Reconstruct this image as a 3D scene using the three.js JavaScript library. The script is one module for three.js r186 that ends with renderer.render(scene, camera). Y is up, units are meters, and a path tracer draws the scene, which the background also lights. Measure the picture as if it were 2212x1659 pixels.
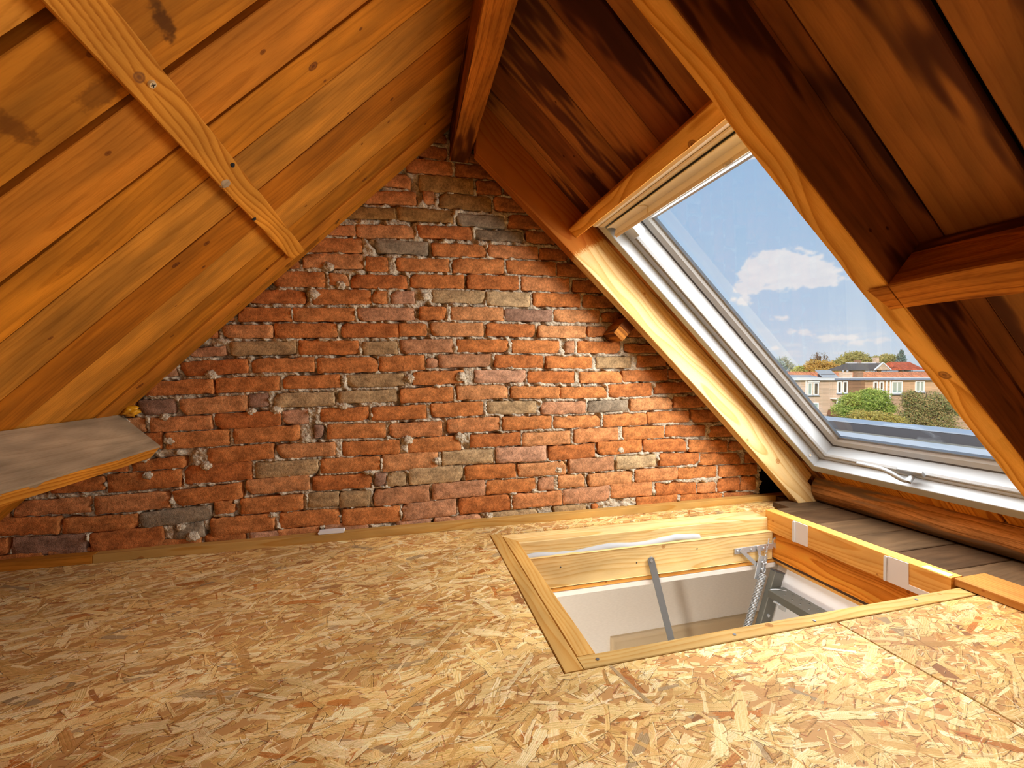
import * as THREE from 'three';
import { RoundedBoxGeometry } from 'three/addons/geometries/RoundedBoxGeometry.js';
import { mergeGeometries, mergeVertices, toCreasedNormals } from 'three/addons/utils/BufferGeometryUtils.js';
import { RectAreaLightUniformsLib } from 'three/addons/lights/RectAreaLightUniformsLib.js';
import { createNoise2D, createNoise3D } from 'simplex-noise';

// ------------------------------------------------------------------ camera, sky, sun, daylight, exposure
const scene = new THREE.Scene();
const R = (d) => d * Math.PI / 180;
const EYE = 0.597;                                   // eye height above the chipboard floor (floor is y = 0)
const camera = new THREE.PerspectiveCamera(2 * Math.atan(829.5 / 905) * 180 / Math.PI, 2212 / 1659, 0.02, 400);
camera.position.set(0, EYE, 0);
camera.rotation.order = 'YXZ';
camera.rotation.set(R(-1.11), R(-14.5), 0);

const renderer = new THREE.WebGLRenderer({ antialias: true });
renderer.toneMapping = THREE.LinearToneMapping;
renderer.toneMappingExposure = 1.0;
renderer.shadowMap.enabled = true;
RectAreaLightUniformsLib.init();

const rng = (s) => () => { s = (s + 0x6d2b79f5) | 0; let t = Math.imul(s ^ (s >>> 15), 1 | s); t = (t + Math.imul(t ^ (t >>> 7), 61 | t)) ^ t; return ((t ^ (t >>> 14)) >>> 0) / 4294967296; };
const n2 = createNoise2D(rng(11)), n2b = createNoise2D(rng(29)), n3 = createNoise3D(rng(7));
const clamp = (v, a = 0, b = 1) => Math.min(b, Math.max(a, v));
const lerp = (a, b, t) => a + (b - a) * t;
const smooth = (a, b, x) => { const t = clamp((x - a) / (b - a)); return t * t * (3 - 2 * t); };
const fbm = (x, y, o = 4) => { let v = 0, a = 0.5; for (let i = 0; i < o; i++) { v += a * n2(x, y); x = x * 2.03 + 7.1; y = y * 2.03 + 3.7; a *= 0.5; } return v; };

{ // blue autumn sky with fair-weather cumulus, painted for every direction
  const W = 4096, H = 2048, px = new Uint8Array(W * H * 4);
  // lobes of the clouds above the roofs opposite: azimuth, elevation, radii in degrees, weight
  const lobes = [[44.9, 12.4, 2.3, 1.5, 1.1], [47.4, 12.6, 2.6, 1.7, 1.2], [49.9, 11.4, 2.2, 1.5, 1.0], [51.4, 10.2, 1.7, 1.0, 0.8], [43.6, 10.4, 1.6, 1.2, 0.8], [43.2, 8.8, 1.4, 0.8, 0.75], [47.2, 10.4, 3.2, 1.1, 0.8],
    [46.8, 6.6, 1.6, 0.55, 0.8], [49.0, 5.0, 1.8, 0.6, 0.8], [51.9, 4.1, 2.0, 0.6, 0.75], [54.6, 3.6, 2.2, 0.7, 0.75], [46.0, 3.2, 4.0, 0.7, 0.55]];
  for (let y = 0; y < H; y++) {
    const el = ((y + 0.5) / H - 0.5) * 180;
    for (let x = 0; x < W; x++) {
      const i = (y * W + x) * 4;
      if (el < -0.5) { px[i] = 150; px[i + 1] = 150; px[i + 2] = 140; px[i + 3] = 255; continue; }
      const u = (x + 0.5) / W * 2 * Math.PI - Math.PI;              // atan2(z, x)
      const az = Math.atan2(Math.cos(u), -Math.sin(u)) * 180 / Math.PI; // from -z towards +x
      const t = Math.pow(clamp(el / 45), 0.55);
      let r = lerp(210, 138, t), g = lerp(222, 180, t), b = lerp(235, 222, t);
      if (el > 1) { const hz = smooth(8, 0, el); r = lerp(r, 212, hz * 0.6); g = lerp(g, 221, hz * 0.6); b = lerp(b, 231, hz * 0.6); }
      let d = 0;
      const dx = Math.cos(R(el)) * Math.cos(u), dz = Math.cos(R(el)) * Math.sin(u), dy = Math.sin(R(el));
      if (az > 34 && az < 64 && el < 24) {
        let m = 0;
        for (const [a, e, ra, re, w] of lobes) { const q = ((az - a) / ra) ** 2 + ((el - e) / re) ** 2 * (el < e ? 1.6 : 1); if (q < 7) m += w * Math.exp(-q); }
        d = m + fbm(az * 0.55, el * 0.9, 5) * 0.55 * smooth(0.03, 0.3, m);
        d = smooth(0.42, 0.78, d);
        d = Math.max(d, 0.55 * smooth(0.0, 0.5, fbm(az * 0.16 + 4, el * 0.7, 4)) * smooth(6.5, 3.0, el));
      } else if (el > 3) {
        const k = 1.6 / (dy + 0.22);
        d = smooth(0.08, 0.42, fbm(dx * k + 3, dz * k - 5, 5)) * smooth(3, 9, el);
      }
      const shade = clamp(0.5 + 0.6 * fbm(az * 0.3 + 9, el * 0.6, 3));
      r = lerp(r, lerp(218, 232, shade), d); g = lerp(g, lerp(221, 233, shade), d); b = lerp(b, lerp(229, 236, shade), d);
      px[i] = r; px[i + 1] = g; px[i + 2] = b; px[i + 3] = 255;
    }
  }
  const sky = new THREE.DataTexture(px, W, H);
  sky.colorSpace = THREE.SRGBColorSpace; sky.mapping = THREE.EquirectangularReflectionMapping;
  sky.magFilter = THREE.LinearFilter; sky.needsUpdate = true;
  scene.background = sky; scene.environment = sky;
}
const sun = new THREE.DirectionalLight(new THREE.Color(1.0, 0.93, 0.82), 4.2);   // low autumn sun behind the house, on the houses opposite
sun.position.set(-30, 29, 14); sun.target.position.set(12, 0, -16);
sun.castShadow = true; sun.shadow.mapSize.set(4096, 4096); sun.shadow.radius = 1.5;
Object.assign(sun.shadow.camera, { left: -70, right: 70, top: 70, bottom: -70, near: 1, far: 200 });
scene.add(sun, sun.target);

// the two frames in which the attic is built: right roof, left roof (x runs along the slope, y outwards, z along the ridge)
const P0 = new THREE.Vector3(0.264, 0.792 + EYE, 0), APEX = new THREE.Vector3(0.229, 1.015 + EYE, 0);
const frameOf = (o, at, deg) => { o.position.copy(at); o.rotation.z = R(deg); return o; };
const RIGHT = (o) => frameOf(o, P0, -43.2), LEFT = (o) => frameOf(o, APEX, 45.3);
const DAY = 12.6, DAYLIGHT = new THREE.Color(1.0, 0.985, 0.95);
function daylight(z, k) {                             // daylight of a skylight, just inside its pane
  const l = new THREE.RectAreaLight(DAYLIGHT, DAY * k, 0.52, 1.18);
  const g = RIGHT(new THREE.Group());
  g.updateMatrixWorld(true);
  l.position.copy(g.localToWorld(new THREE.Vector3(1.15, 0.232, z)));
  l.lookAt(g.localToWorld(new THREE.Vector3(1.15, -1, z)));
  const x = new THREE.Vector3();
  l.name = 'daylight';
  scene.add(l);
}
daylight(-1.055, 1); daylight(0.72, 0.55);  // second light sits in the unseen skylight behind the camera, brightening the attic

// ------------------------------------------------------------------ helpers
const used = {};
const numbered = (n) => { const k = used[n] ?? 0; used[n] = k + 1; return k ? n + '_' + String(k).padStart(3, '0') : n; };
function tag(o, label, category, group, kind) {
  if (label) o.userData.label = label; if (category) o.userData.category = category;
  if (group) o.userData.group = group; if (kind) o.userData.kind = kind;
  return o;
}
const shadow = (m) => { m.castShadow = m.receiveShadow = true; return m; };
function thing(name, label, category, group) { const g = new THREE.Group(); g.name = numbered(name); tag(g, label, category, group); scene.add(g); return g; }
function struct(name, label) { const g = new THREE.Group(); g.name = numbered(name); tag(g, label, null, null, 'structure'); scene.add(g); return g; }
function part(parent, name, geo, mat, pos, rot) {
  const m = shadow(new THREE.Mesh(geo, mat));
  const k = parent.children.filter((c) => c.name === name || c.name.startsWith(name + '_')).length;
  m.name = k ? name + '_' + String(k).padStart(3, '0') : name;
  if (pos) m.position.set(...pos); if (rot) m.rotation.set(...rot);
  parent.add(m);
  return m;
}
function single(name, label, category, geo, mat, group) { const m = shadow(new THREE.Mesh(geo, mat)); m.name = numbered(name); tag(m, label, category, group); scene.add(m); return m; }
function geoOf(pos, uv, idx) {
  const g = new THREE.BufferGeometry();
  g.setAttribute('position', new THREE.Float32BufferAttribute(pos, 3)); g.setAttribute('uv', new THREE.Float32BufferAttribute(uv, 2)); g.setIndex(idx);
  return g;
}
function faced(g, crease = 0.6) {                     // outward winding, crisp edges
  const p = g.attributes.position, ix = g.index.array; let vol = 0;
  const a = new THREE.Vector3(), b = new THREE.Vector3(), c = new THREE.Vector3();
  for (let i = 0; i < ix.length; i += 3) { a.fromBufferAttribute(p, ix[i]); b.fromBufferAttribute(p, ix[i + 1]); c.fromBufferAttribute(p, ix[i + 2]); vol += a.dot(b.cross(c)); }
  if (vol < 0) for (let i = 0; i < ix.length; i += 3) { const t = ix[i]; ix[i] = ix[i + 1]; ix[i + 1] = t; }
  return toCreasedNormals(g, crease);
}
// a timber or profile: closed section [[a, b], ...] swept over t0..t1 along 'x' | 'y' | 'z'; uv in metres along the grain
function sweep(sec, t0, t1, axis, o = {}) {
  const { seg = Math.max(1, Math.round(Math.abs(t1 - t0) / 0.12)), wob = 0, seed = 1, uo = 0, vo = 0, cut0 = null, cut1 = null, crease = 0.6, freq = 3 } = o;
  const n = sec.length, pos = [], uv = [], idx = [], per = [0];
  for (let i = 0; i < n; i++) { const p = sec[i], q = sec[(i + 1) % n]; per.push(per[i] + Math.hypot(q[0] - p[0], q[1] - p[1])); }
  const put = (t, a, b) => pos.push(...(axis === 'x' ? [t, a, b] : axis === 'y' ? [a, t, b] : [a, b, t]));
  for (let k = 0; k <= seg; k++) for (let i = 0; i <= n; i++) {
    let [a, b] = sec[i % n], t = lerp(t0, t1, k / seg);
    if (k === 0 && cut0) t += cut0(a, b); if (k === seg && cut1) t += cut1(a, b);
    if (wob) { const s = seed * 13.7 + a * 9 + b * 9; a += wob * n2(t * freq, s); b += wob * n2(t * freq + 40, s); }
    put(t, a, b); uv.push(t - t0 + uo, per[i] + vo);
  }
  for (let k = 0; k < seg; k++) for (let i = 0; i < n; i++) { const a = k * (n + 1) + i, b = a + n + 1; idx.push(a, a + 1, b, a + 1, b + 1, b); }
  for (const k of [0, seg]) {                         // end grain
    const pts = sec.map(([a, b]) => new THREE.Vector2(a, b)), base = pos.length / 3;
    for (let i = 0; i < n; i++) { const s = (k * (n + 1) + i) * 3; pos.push(pos[s], pos[s + 1], pos[s + 2]); uv.push(sec[i][0] * 0.15 + uo, sec[i][1] + vo); }
    for (const [x, y, z] of THREE.ShapeUtils.triangulateShape(pts, [])) k ? idx.push(base + x, base + y, base + z) : idx.push(base + x, base + z, base + y);
  }
  return faced(geoOf(pos, uv, idx), crease);
}
// chamfered rectangle whose first side (b = b0) is the face that is seen
const rect = (a0, b0, a1, b1, c = 0.002) => [[a0 + c, b0], [a1 - c, b0], [a1, b0 + c], [a1, b1 - c], [a1 - c, b1], [a0 + c, b1], [a0, b1 - c], [a0, b0 + c]];
const boxGeo = (x0, y0, z0, x1, y1, z1, c = 0.002, o = {}) => sweep(rect(x0, y0, x1, y1, c), z0, z1, 'z', { seg: 1, ...o });
// four mitred sides of a rectangular frame: profile [[d inwards, n outwards], ...] round the rectangle s0..s1 x z0..z1; one geometry per side
function frameSides(profile, s0, s1, z0, z1) {
  const corner = (d) => [[s0 + d, z0 + d], [s1 - d, z0 + d], [s1 - d, z1 - d], [s0 + d, z1 - d]], n = profile.length, out = [];
  for (let side = 0; side < 4; side++) {
    const pos = [], uv = [], idx = []; let v = 0;
    for (let i = 0; i <= n; i++) {
      const [d, y] = profile[i % n], c = corner(d), A = c[side], B = c[(side + 1) % 4];
      if (i) v += Math.hypot(d - profile[i - 1][0], y - profile[i - 1][1]);
      pos.push(A[0], y, A[1], B[0], y, B[1]); uv.push(0, v, Math.hypot(B[0] - A[0], B[1] - A[1]), v);
      if (i) { const k = (i - 1) * 2; idx.push(k, k + 1, k + 2, k + 1, k + 3, k + 2); }
    }
    const tris = THREE.ShapeUtils.triangulateShape(profile.map(([d, y]) => new THREE.Vector2(d, y)), []);
    for (const e of [0, 1]) for (const [x, y, z] of tris) e ? idx.push(x * 2 + 1, z * 2 + 1, y * 2 + 1) : idx.push(x * 2, y * 2, z * 2);
    out.push(faced(geoOf(pos, uv, idx), 0.4));
  }
  return out;
}
// rough lump: a ball pushed about by noise
function lump(r, seed, amp = 0.35, det = 3, sx = 1, sy = 1, sz = 1) {
  const g = mergeVertices(new THREE.IcosahedronGeometry(1, det).deleteAttribute('normal').deleteAttribute('uv')), p = g.attributes.position, v = new THREE.Vector3();
  for (let i = 0; i < p.count; i++) { v.fromBufferAttribute(p, i); const k = 1 + amp * n3(v.x * 1.6 + seed * 7, v.y * 1.6, v.z * 1.6) + amp * 0.5 * n3(v.x * 5, v.y * 5 + seed * 3, v.z * 5); p.setXYZ(i, v.x * k * r * sx, v.y * k * r * sy, v.z * k * r * sz); }
  const uv = []; for (let i = 0; i < p.count; i++) uv.push(p.getX(i) + seed, p.getY(i) + p.getZ(i));
  g.setAttribute('uv', new THREE.Float32BufferAttribute(uv, 2)); g.computeVertexNormals();
  return g;
}

// ------------------------------------------------------------------ textures and materials
const hex = (h) => [h >> 16 & 255, h >> 8 & 255, h & 255];
function data(W, H, lm, vm, f, srgb = true) {
  const px = new Uint8Array(W * H * 4);
  for (let y = 0; y < H; y++) for (let x = 0; x < W; x++) { const c = f(x / W * lm, y / H * vm, x, y), i = (y * W + x) * 4; px[i] = clamp(c[0], 0, 255); px[i + 1] = clamp(c[1], 0, 255); px[i + 2] = clamp(c[2], 0, 255); px[i + 3] = 255; }
  const t = new THREE.DataTexture(px, W, H);
  if (srgb) t.colorSpace = THREE.SRGBColorSpace;
  t.wrapS = t.wrapT = THREE.RepeatWrapping; t.magFilter = THREE.LinearFilter; t.minFilter = THREE.LinearMipmapLinearFilter; t.generateMipmaps = true;
  t.repeat.set(1 / lm, 1 / vm); t.needsUpdate = true;
  return t;
}
// sawn softwood: four strips of 0.16 m over 2.6 m, each cut through the year rings at another depth, with knots and stains
function wood(seed, o) {
  const { light, dark, ring = 90, sharp = 2.2, contrast = 1, fibre = 0.08, blotch = 0.25, stain = 0, stainColor = 0x2a1a14, knots = 5, wave = 0.02, knotColor = 0x6b3a1c, tint = null, spots = [], W = 2048, H = 512 } = o;
  const L = hex(light), D = hex(dark), S = hex(stainColor), K = hex(knotColor), rnd = rng(seed), strips = [];
  for (let s = 0; s < 4; s++) {
    const ks = []; for (let k = 0; k < knots; k++) ks.push([rnd() * 2.6, (rnd() - 0.5) * 0.13, 0.003 + rnd() * rnd() * 0.0095]);
    strips.push({ c: (rnd() - 0.5) * 0.1, d: 0.01 + rnd() * 0.06, sl: (rnd() - 0.5) * 0.03, ks, o: rnd() * 90, tone: (rnd() - 0.5) * 0.2 });
  }
  return data(W, H, 2.6, 0.64, (x, y) => {
    const s = strips[Math.min(3, Math.floor(y / 0.16))], yy = (y % 0.16) - 0.08, so = s.o + seed * 5;
    let warp = wave * n2(x * 0.9 + so, yy * 3) + wave * 0.35 * n2(x * 3.1 + so, yy * 9 + 5), kn = 0;
    let dk = 0;
    for (const [kx, ky, kr] of s.ks) {
      const ex = (x - kx) / 2.6, ey = yy - ky, q = Math.hypot(ex, ey) / kr;
      if (q < 7) { warp += kr * 1.1 * Math.exp(-q * 0.55) * Math.sign(ey || 1); const qq = Math.hypot((x - kx) / 1.25, ey) / kr; dk = Math.max(dk, smooth(1.1, 0.75, qq + 0.08 * n2(x * 60, y * 60)) * (0.75 + 0.25 * Math.sin(qq * 9))); }
    }
    const depth = s.d + s.sl * x + 0.012 * n2(x * 0.7 + so, 3.3), rr = Math.hypot(yy - s.c + warp, depth) * ring + 0.3 * n2(x * 2, so);
    let f = rr - Math.floor(rr); f = Math.pow(f, sharp) * (f > 0.93 ? (1 - f) / 0.07 : 1);
    f = clamp(f * contrast + fibre * n2(x * 9 + so, y * 900) + fibre * 0.7 * n2(x * 40, y * 500 + so));
    const b = 1 + blotch * (0.6 * n2(x * 1.7 + so, yy * 6) + 0.4 * n2b(x * 6 + so, yy * 22)) + s.tone;
    let c = [0, 1, 2].map((i) => lerp(L[i], D[i], f) * b);
    if (tint) c = tint(x, y, c);
    for (const [su, sv, ru, rv, k, col] of spots) { const ax = (x - su) / ru, ay = (y - sv) / rv; if (ax * ax + ay * ay < 4) { const q = k * smooth(1.15, 0.45, Math.hypot(ax, ay) + 0.3 * n2(x * 45, y * 45) + 0.15 * n2b(x * 160, y * 160)), h = hex(col); c = c.map((v, i) => lerp(v, h[i], q)); } }
    if (stain > 0) { const q = smooth(0.62 - stain, 0.95 - stain, 0.5 + 0.55 * n2(x * 1.15 + so * 2, yy * 7) + 0.25 * n2b(x * 5, yy * 30 + so)); c = c.map((v, i) => lerp(v, S[i] * b, q * 0.85)); }
    return dk ? c.map((v, i) => lerp(v, K[i], dk * 0.85)) : c;
  });
}
const std = (o) => new THREE.MeshStandardMaterial({ roughness: 0.8, ...o });
const matt = (o, s = 0.3) => new THREE.MeshPhysicalMaterial({ roughness: 0.85, specularIntensity: s, ...o });
const woodMat = (t, color = 0xffffff, rough = 0.75, bump = 0.0006) => matt({ map: t, bumpMap: t, bumpScale: bump, color, roughness: rough });
const T = {
  gold: wood(3, { light: 0xbd761e, dark: 0x8c4f0a, ring: 80, contrast: 0.5, blotch: 0.2, spots: [[1.737, 0.543, 0.012, 0.032, 0.75, 0x4a2806], [1.742, 0.572, 0.008, 0.02, 0.6, 0x52300a], [1.616, 0.517, 0.04, 0.022, 0.6, 0x6a3c08], [1.508, 0.543, 0.014, 0.036, 0.6, 0x5e3206], [1.49, 0.57, 0.03, 0.02, 0.35, 0x6a3c08], [0.7, 0.21, 0.04, 0.015, 0.4, 0x6a3c08], [1.3, 0.06, 0.05, 0.01, 0.35, 0x6a3c08]], stainColor: 0x6b3c14, knots: 7, knotColor: 0x5a2d10, fibre: 0.16 }),
  gold2: wood(14, { light: 0xc8842e, dark: 0x9a5c14, ring: 120, contrast: 0.45, blotch: 0.2, stain: 0, stainColor: 0x63401e, knots: 6, knotColor: 0x64340f, fibre: 0.2 }),
  dark: wood(21, { light: 0xb57a40, dark: 0x8f5a30, ring: 60, contrast: 0.45, blotch: 0.18, stain: 0.14, stainColor: 0x553026, knots: 3, knotColor: 0x3a1a0c, fibre: 0.14 }),
  pale: wood(33, { light: 0xecd094, dark: 0xd4a254, ring: 95, contrast: 0.85, blotch: 0.1, knots: 6, knotColor: 0xa9713b, fibre: 0.1, sharp: 3 }),
  rafter: wood(34, { light: 0xdcc08a, dark: 0xbf8e4c, ring: 95, contrast: 0.85, blotch: 0.08, knots: 7, knotColor: 0xa9713b, fibre: 0.1, sharp: 3,   // stained brown above the trimmer, raw below
    tint: (x, y, c) => { const e = smooth(0.012, -0.012, x - 0.735 - 0.05 * (y % 0.16) / 0.16 - 0.014 * Math.abs(n2(y * 60, 3)) - 0.006 * n2(x * 90, y * 120)); return [lerp(c[0], c[0] * 0.8, e), lerp(c[1], c[1] * 0.56, e), lerp(c[2], c[2] * 0.3, e)]; } }),
  orange: wood(45, { light: 0xdc9434, dark: 0xa65c0e, ring: 120, contrast: 1.0, blotch: 0.14, knots: 4, knotColor: 0x6e4326, fibre: 0.12, sharp: 2.4, wave: 0.03 }),
  orange2: wood(46, { light: 0xefb458, dark: 0xbb7620, ring: 110, contrast: 1.0, blotch: 0.12, knots: 3, knotColor: 0x7e4e2a, fibre: 0.12, sharp: 2.4, wave: 0.03 }),
  grey: wood(57, { light: 0xb09878, dark: 0x8e7658, ring: 60, contrast: 0.4, blotch: 0.2, stain: 0, stainColor: 0x7a6a58, knots: 1, knotColor: 0x4b3c30, fibre: 0.22 }),
  log: wood(71, { light: 0xb9834c, dark: 0x7e5026, ring: 60, contrast: 0.8, blotch: 0.24, stain: 0.16, stainColor: 0x6f6052, knots: 2, knotColor: 0x4a2c16, fibre: 0.4 }),
  rust: wood(63, { light: 0xb8762e, dark: 0x864c18, ring: 80, contrast: 0.8, blotch: 0.26, stain: 0.08, stainColor: 0x4a2410, knots: 4, knotColor: 0x3c1d0d, fibre: 0.35 }),
};
const M = {
  gold: woodMat(T.gold), gold2: woodMat(T.gold2), gold3: woodMat(T.gold, 0xe2d8cc), gold4: woodMat(T.gold2, 0xeee0cc), dark: woodMat(T.dark), dark2: woodMat(T.dark, 0xd2bfc4), pale: woodMat(T.pale), rafter: woodMat(T.rafter), orange: woodMat(T.orange), lightorange: woodMat(T.orange2), grey: woodMat(T.grey, 0xffffff, 0.9), log: woodMat(T.log, 0xffffff, 0.9, 0.003), rust: woodMat(T.rust, 0xffffff, 0.85, 0.0015),
  brownplank: woodMat(T.pale, 0xdcb084), box: woodMat(T.pale, 0xf0cc9a), trim: woodMat(T.pale, 0xd8c4a0), weathered: woodMat(T.grey, 0x94877c, 0.9, 0.001), weathered2: woodMat(T.grey, 0x847468, 0.9, 0.001), deck: std({ color: 0x0c0908, roughness: 1 }),
  white: std({ color: 0xa9aeb2, roughness: 0.35 }), cream: std({ color: 0xd6cab2, roughness: 0.45 }), gasket: std({ color: 0x4c4a49, roughness: 0.6 }),
  steel: std({ color: 0xc2c7cb, roughness: 0.42, metalness: 0.6 }), deep: woodMat(T.orange2, 0xe6c498), front: woodMat(T.pale, 0xcfc4ac), darksteel: std({ color: 0x5c6064, roughness: 0.4, metalness: 0.8 }), ladder: std({ color: 0x686962, roughness: 0.42, metalness: 0.35 }), alu: std({ color: 0x9da1a4, roughness: 0.5, metalness: 0.7 }), flap: std({ color: 0xf2f2f0, roughness: 0.4 }),
  plaster: std({ color: 0xe6e3dc, roughness: 0.9 }), paper: null, beige: std({ color: 0xc9b797, roughness: 0.45 }), foamwhite: std({ color: 0xdfe2e4, roughness: 0.85 }), foamgrey: std({ color: 0xb4b9be, roughness: 0.9 }), strap: std({ color: 0x84888b, roughness: 0.45, metalness: 0.4 }), paint: std({ color: 0xe3dcd6, roughness: 0.7 }),
  lid: std({ color: 0xf4f6f9, roughness: 0.5 }), screw: std({ color: 0xe8d9ae, roughness: 0.35, metalness: 0.5 }), screwdark: std({ color: 0x6d7076, roughness: 0.4, metalness: 0.8 }), seal: std({ color: 0x4a2f18, roughness: 0.8 }), black: std({ color: 0x15110f, roughness: 0.9 }),
  amber: new THREE.MeshPhysicalMaterial({ color: 0xd99a1c, roughness: 0.25, clearcoat: 0.6 }),
};

function chipboard(seed) {                            // oriented strand board: thousands of pressed, grained, ragged flakes with painted edge shadow and highlight; tileable over 1.5 m
  const S = 2048, k = S / 1500, buf = new Float32Array(S * S * 3), rnd = rng(seed), px = new Uint8Array(S * S * 4);
  const TN = 1024, tab = new Float32Array(TN); for (let i = 0; i < TN; i++) tab[i] = rnd() * 2 - 1;
  const nz = (x) => { const i = Math.floor(x), f = x - i, a = tab[i & 1023], b = tab[(i + 1) & 1023]; return a + (b - a) * f * f * (3 - 2 * f); };
  for (let i = 0; i < S * S; i++) { buf[i * 3] = 196; buf[i * 3 + 1] = 150; buf[i * 3 + 2] = 92; }
  const flake = (cx, cy, len, wid, ang, c, alpha, ring, bold) => {
    const ca = Math.cos(ang), sa = Math.sin(ang), R = Math.hypot(len, wid) * 0.55 + 4, o = rnd() * 900, o2 = rnd() * 900, curve = (rnd() - 0.5) * wid * 0.5, rag = len * (0.03 + 0.09 * rnd()), sk = (rnd() - 0.5) * 1.2, shade = 0.14 * (rnd() - 0.5);
    for (let y = Math.floor(cy - R); y <= cy + R; y++) for (let x = Math.floor(cx - R); x <= cx + R; x++) {
      const dx = x - cx, dy = y - cy, u = dx * ca + dy * sa, v = -dx * sa + dy * ca + curve * (u * u * 4 / (len * len) - 0.33);
      const hw = wid * 0.5 * (1 + 0.22 * nz(u * 0.07 + o)), eu = len * 0.5 + v * sk - Math.abs(u), lim = eu - rag * (0.5 + 0.5 * nz(v * 0.55 + o2 + (u > 0 ? 50 : 0)));
      const ed = hw - Math.abs(v), d = Math.min(lim, ed);
      const i = ((((y % S) + S) % S) * S + (((x % S) + S) % S)) * 3;
      if (d < -1.1) continue;
      if (d < 0.2) { if (v > 0 && bold) { const q = 0.72 + 0.2 * nz(u * 0.2 + o); buf[i] *= q; buf[i + 1] *= q * 0.96; buf[i + 2] *= q * 0.9; } continue; }  // thin shadow painted along one edge of the flake
      let f = v * ring + 0.9 * nz(u * 0.014 + o2) + 0.3 * nz(u * 0.06 + o); f -= Math.floor(f);
      const g = 1 + 0.05 - 0.2 * f * f * f + 0.07 * nz(v * 1.7 + o + 0.6 * nz(u * 0.05 + o2)) + 0.06 * nz(u * 0.18 + v * 2.3 + o2) + shade * (u / len) + (d < 1.3 && v < 0 ? 0.07 : 0);  // last term paints a highlight along the opposite edge
      for (let q = 0; q < 3; q++) buf[i + q] += (c[q] * (q === 2 ? g * g : g) - buf[i + q]) * alpha;
    }
  };
  const tone = () => { const t = rnd(), j = 0.94 + 0.12 * rnd(), c = t < 0.2 ? [243, 220, 164] : t < 0.44 ? [234, 204, 138] : t < 0.7 ? [224, 188, 118] : t < 0.87 ? [208, 166, 96] : t < 0.945 ? [186, 138, 76] : t < 0.965 ? [180, 112, 50] : t < 0.985 ? [166, 144, 106] : [148, 98, 54]; return c.map((v) => v * j); };
  const angle = () => (rnd() < 0.7 ? (rnd() + rnd() + rnd() - 1.5) * 0.8 : (rnd() - 0.5) * Math.PI) - 0.16;
  for (let n = 0; n < 9000; n++) { const big = rnd() < 0.2; flake(rnd() * S, rnd() * S, (big ? 55 + rnd() * 75 : 16 + rnd() * 52) * k, (big ? 8 + rnd() * 16 : 2.5 + rnd() * 8) * k, angle(), tone(), 0.62 + 0.36 * rnd(), 0.12 + 0.35 * rnd(), rnd() < 0.65); }
  for (let n = 0; n < 7000; n++) { const l = rnd() < 0.42; flake(rnd() * S, rnd() * S, (5 + rnd() * 26) * k, (0.7 + rnd() * 1.6) * k, angle() + (rnd() - 0.5), l ? [248, 228, 186] : [128 + rnd() * 50, 78 + rnd() * 40, 38 + rnd() * 24], 0.35 + 0.5 * rnd(), 0.4, rnd() < 0.3); }
  for (let y = 0; y < S; y++) for (let x = 0; x < S; x++) { const i = y * S + x, w = 1 + 0.07 * Math.sin(x / S * 6.283 * 2 + 2 * Math.sin(y / S * 6.283 * 3 + seed)) * Math.sin(y / S * 6.283 + seed); px[i * 4] = clamp(buf[i * 3] * w, 0, 255); px[i * 4 + 1] = clamp(buf[i * 3 + 1] * w, 0, 255); px[i * 4 + 2] = clamp(buf[i * 3 + 2] * w, 0, 255); px[i * 4 + 3] = 255; }
  const t = new THREE.DataTexture(px, S, S); t.colorSpace = THREE.SRGBColorSpace; t.wrapS = t.wrapT = THREE.RepeatWrapping; t.magFilter = THREE.LinearFilter; t.repeat.set(1 / 1.5, 1 / 1.5); t.needsUpdate = true;
  return t;
}
{ const a = chipboard(5), b = chipboard(77);
  M.osb = matt({ map: a, bumpMap: a, bumpScale: 0.0009, roughness: 0.62 }); M.osb2 = matt({ map: b, bumpMap: b, bumpScale: 0.0009, roughness: 0.62, color: 0xe0dad0 }); }
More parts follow.
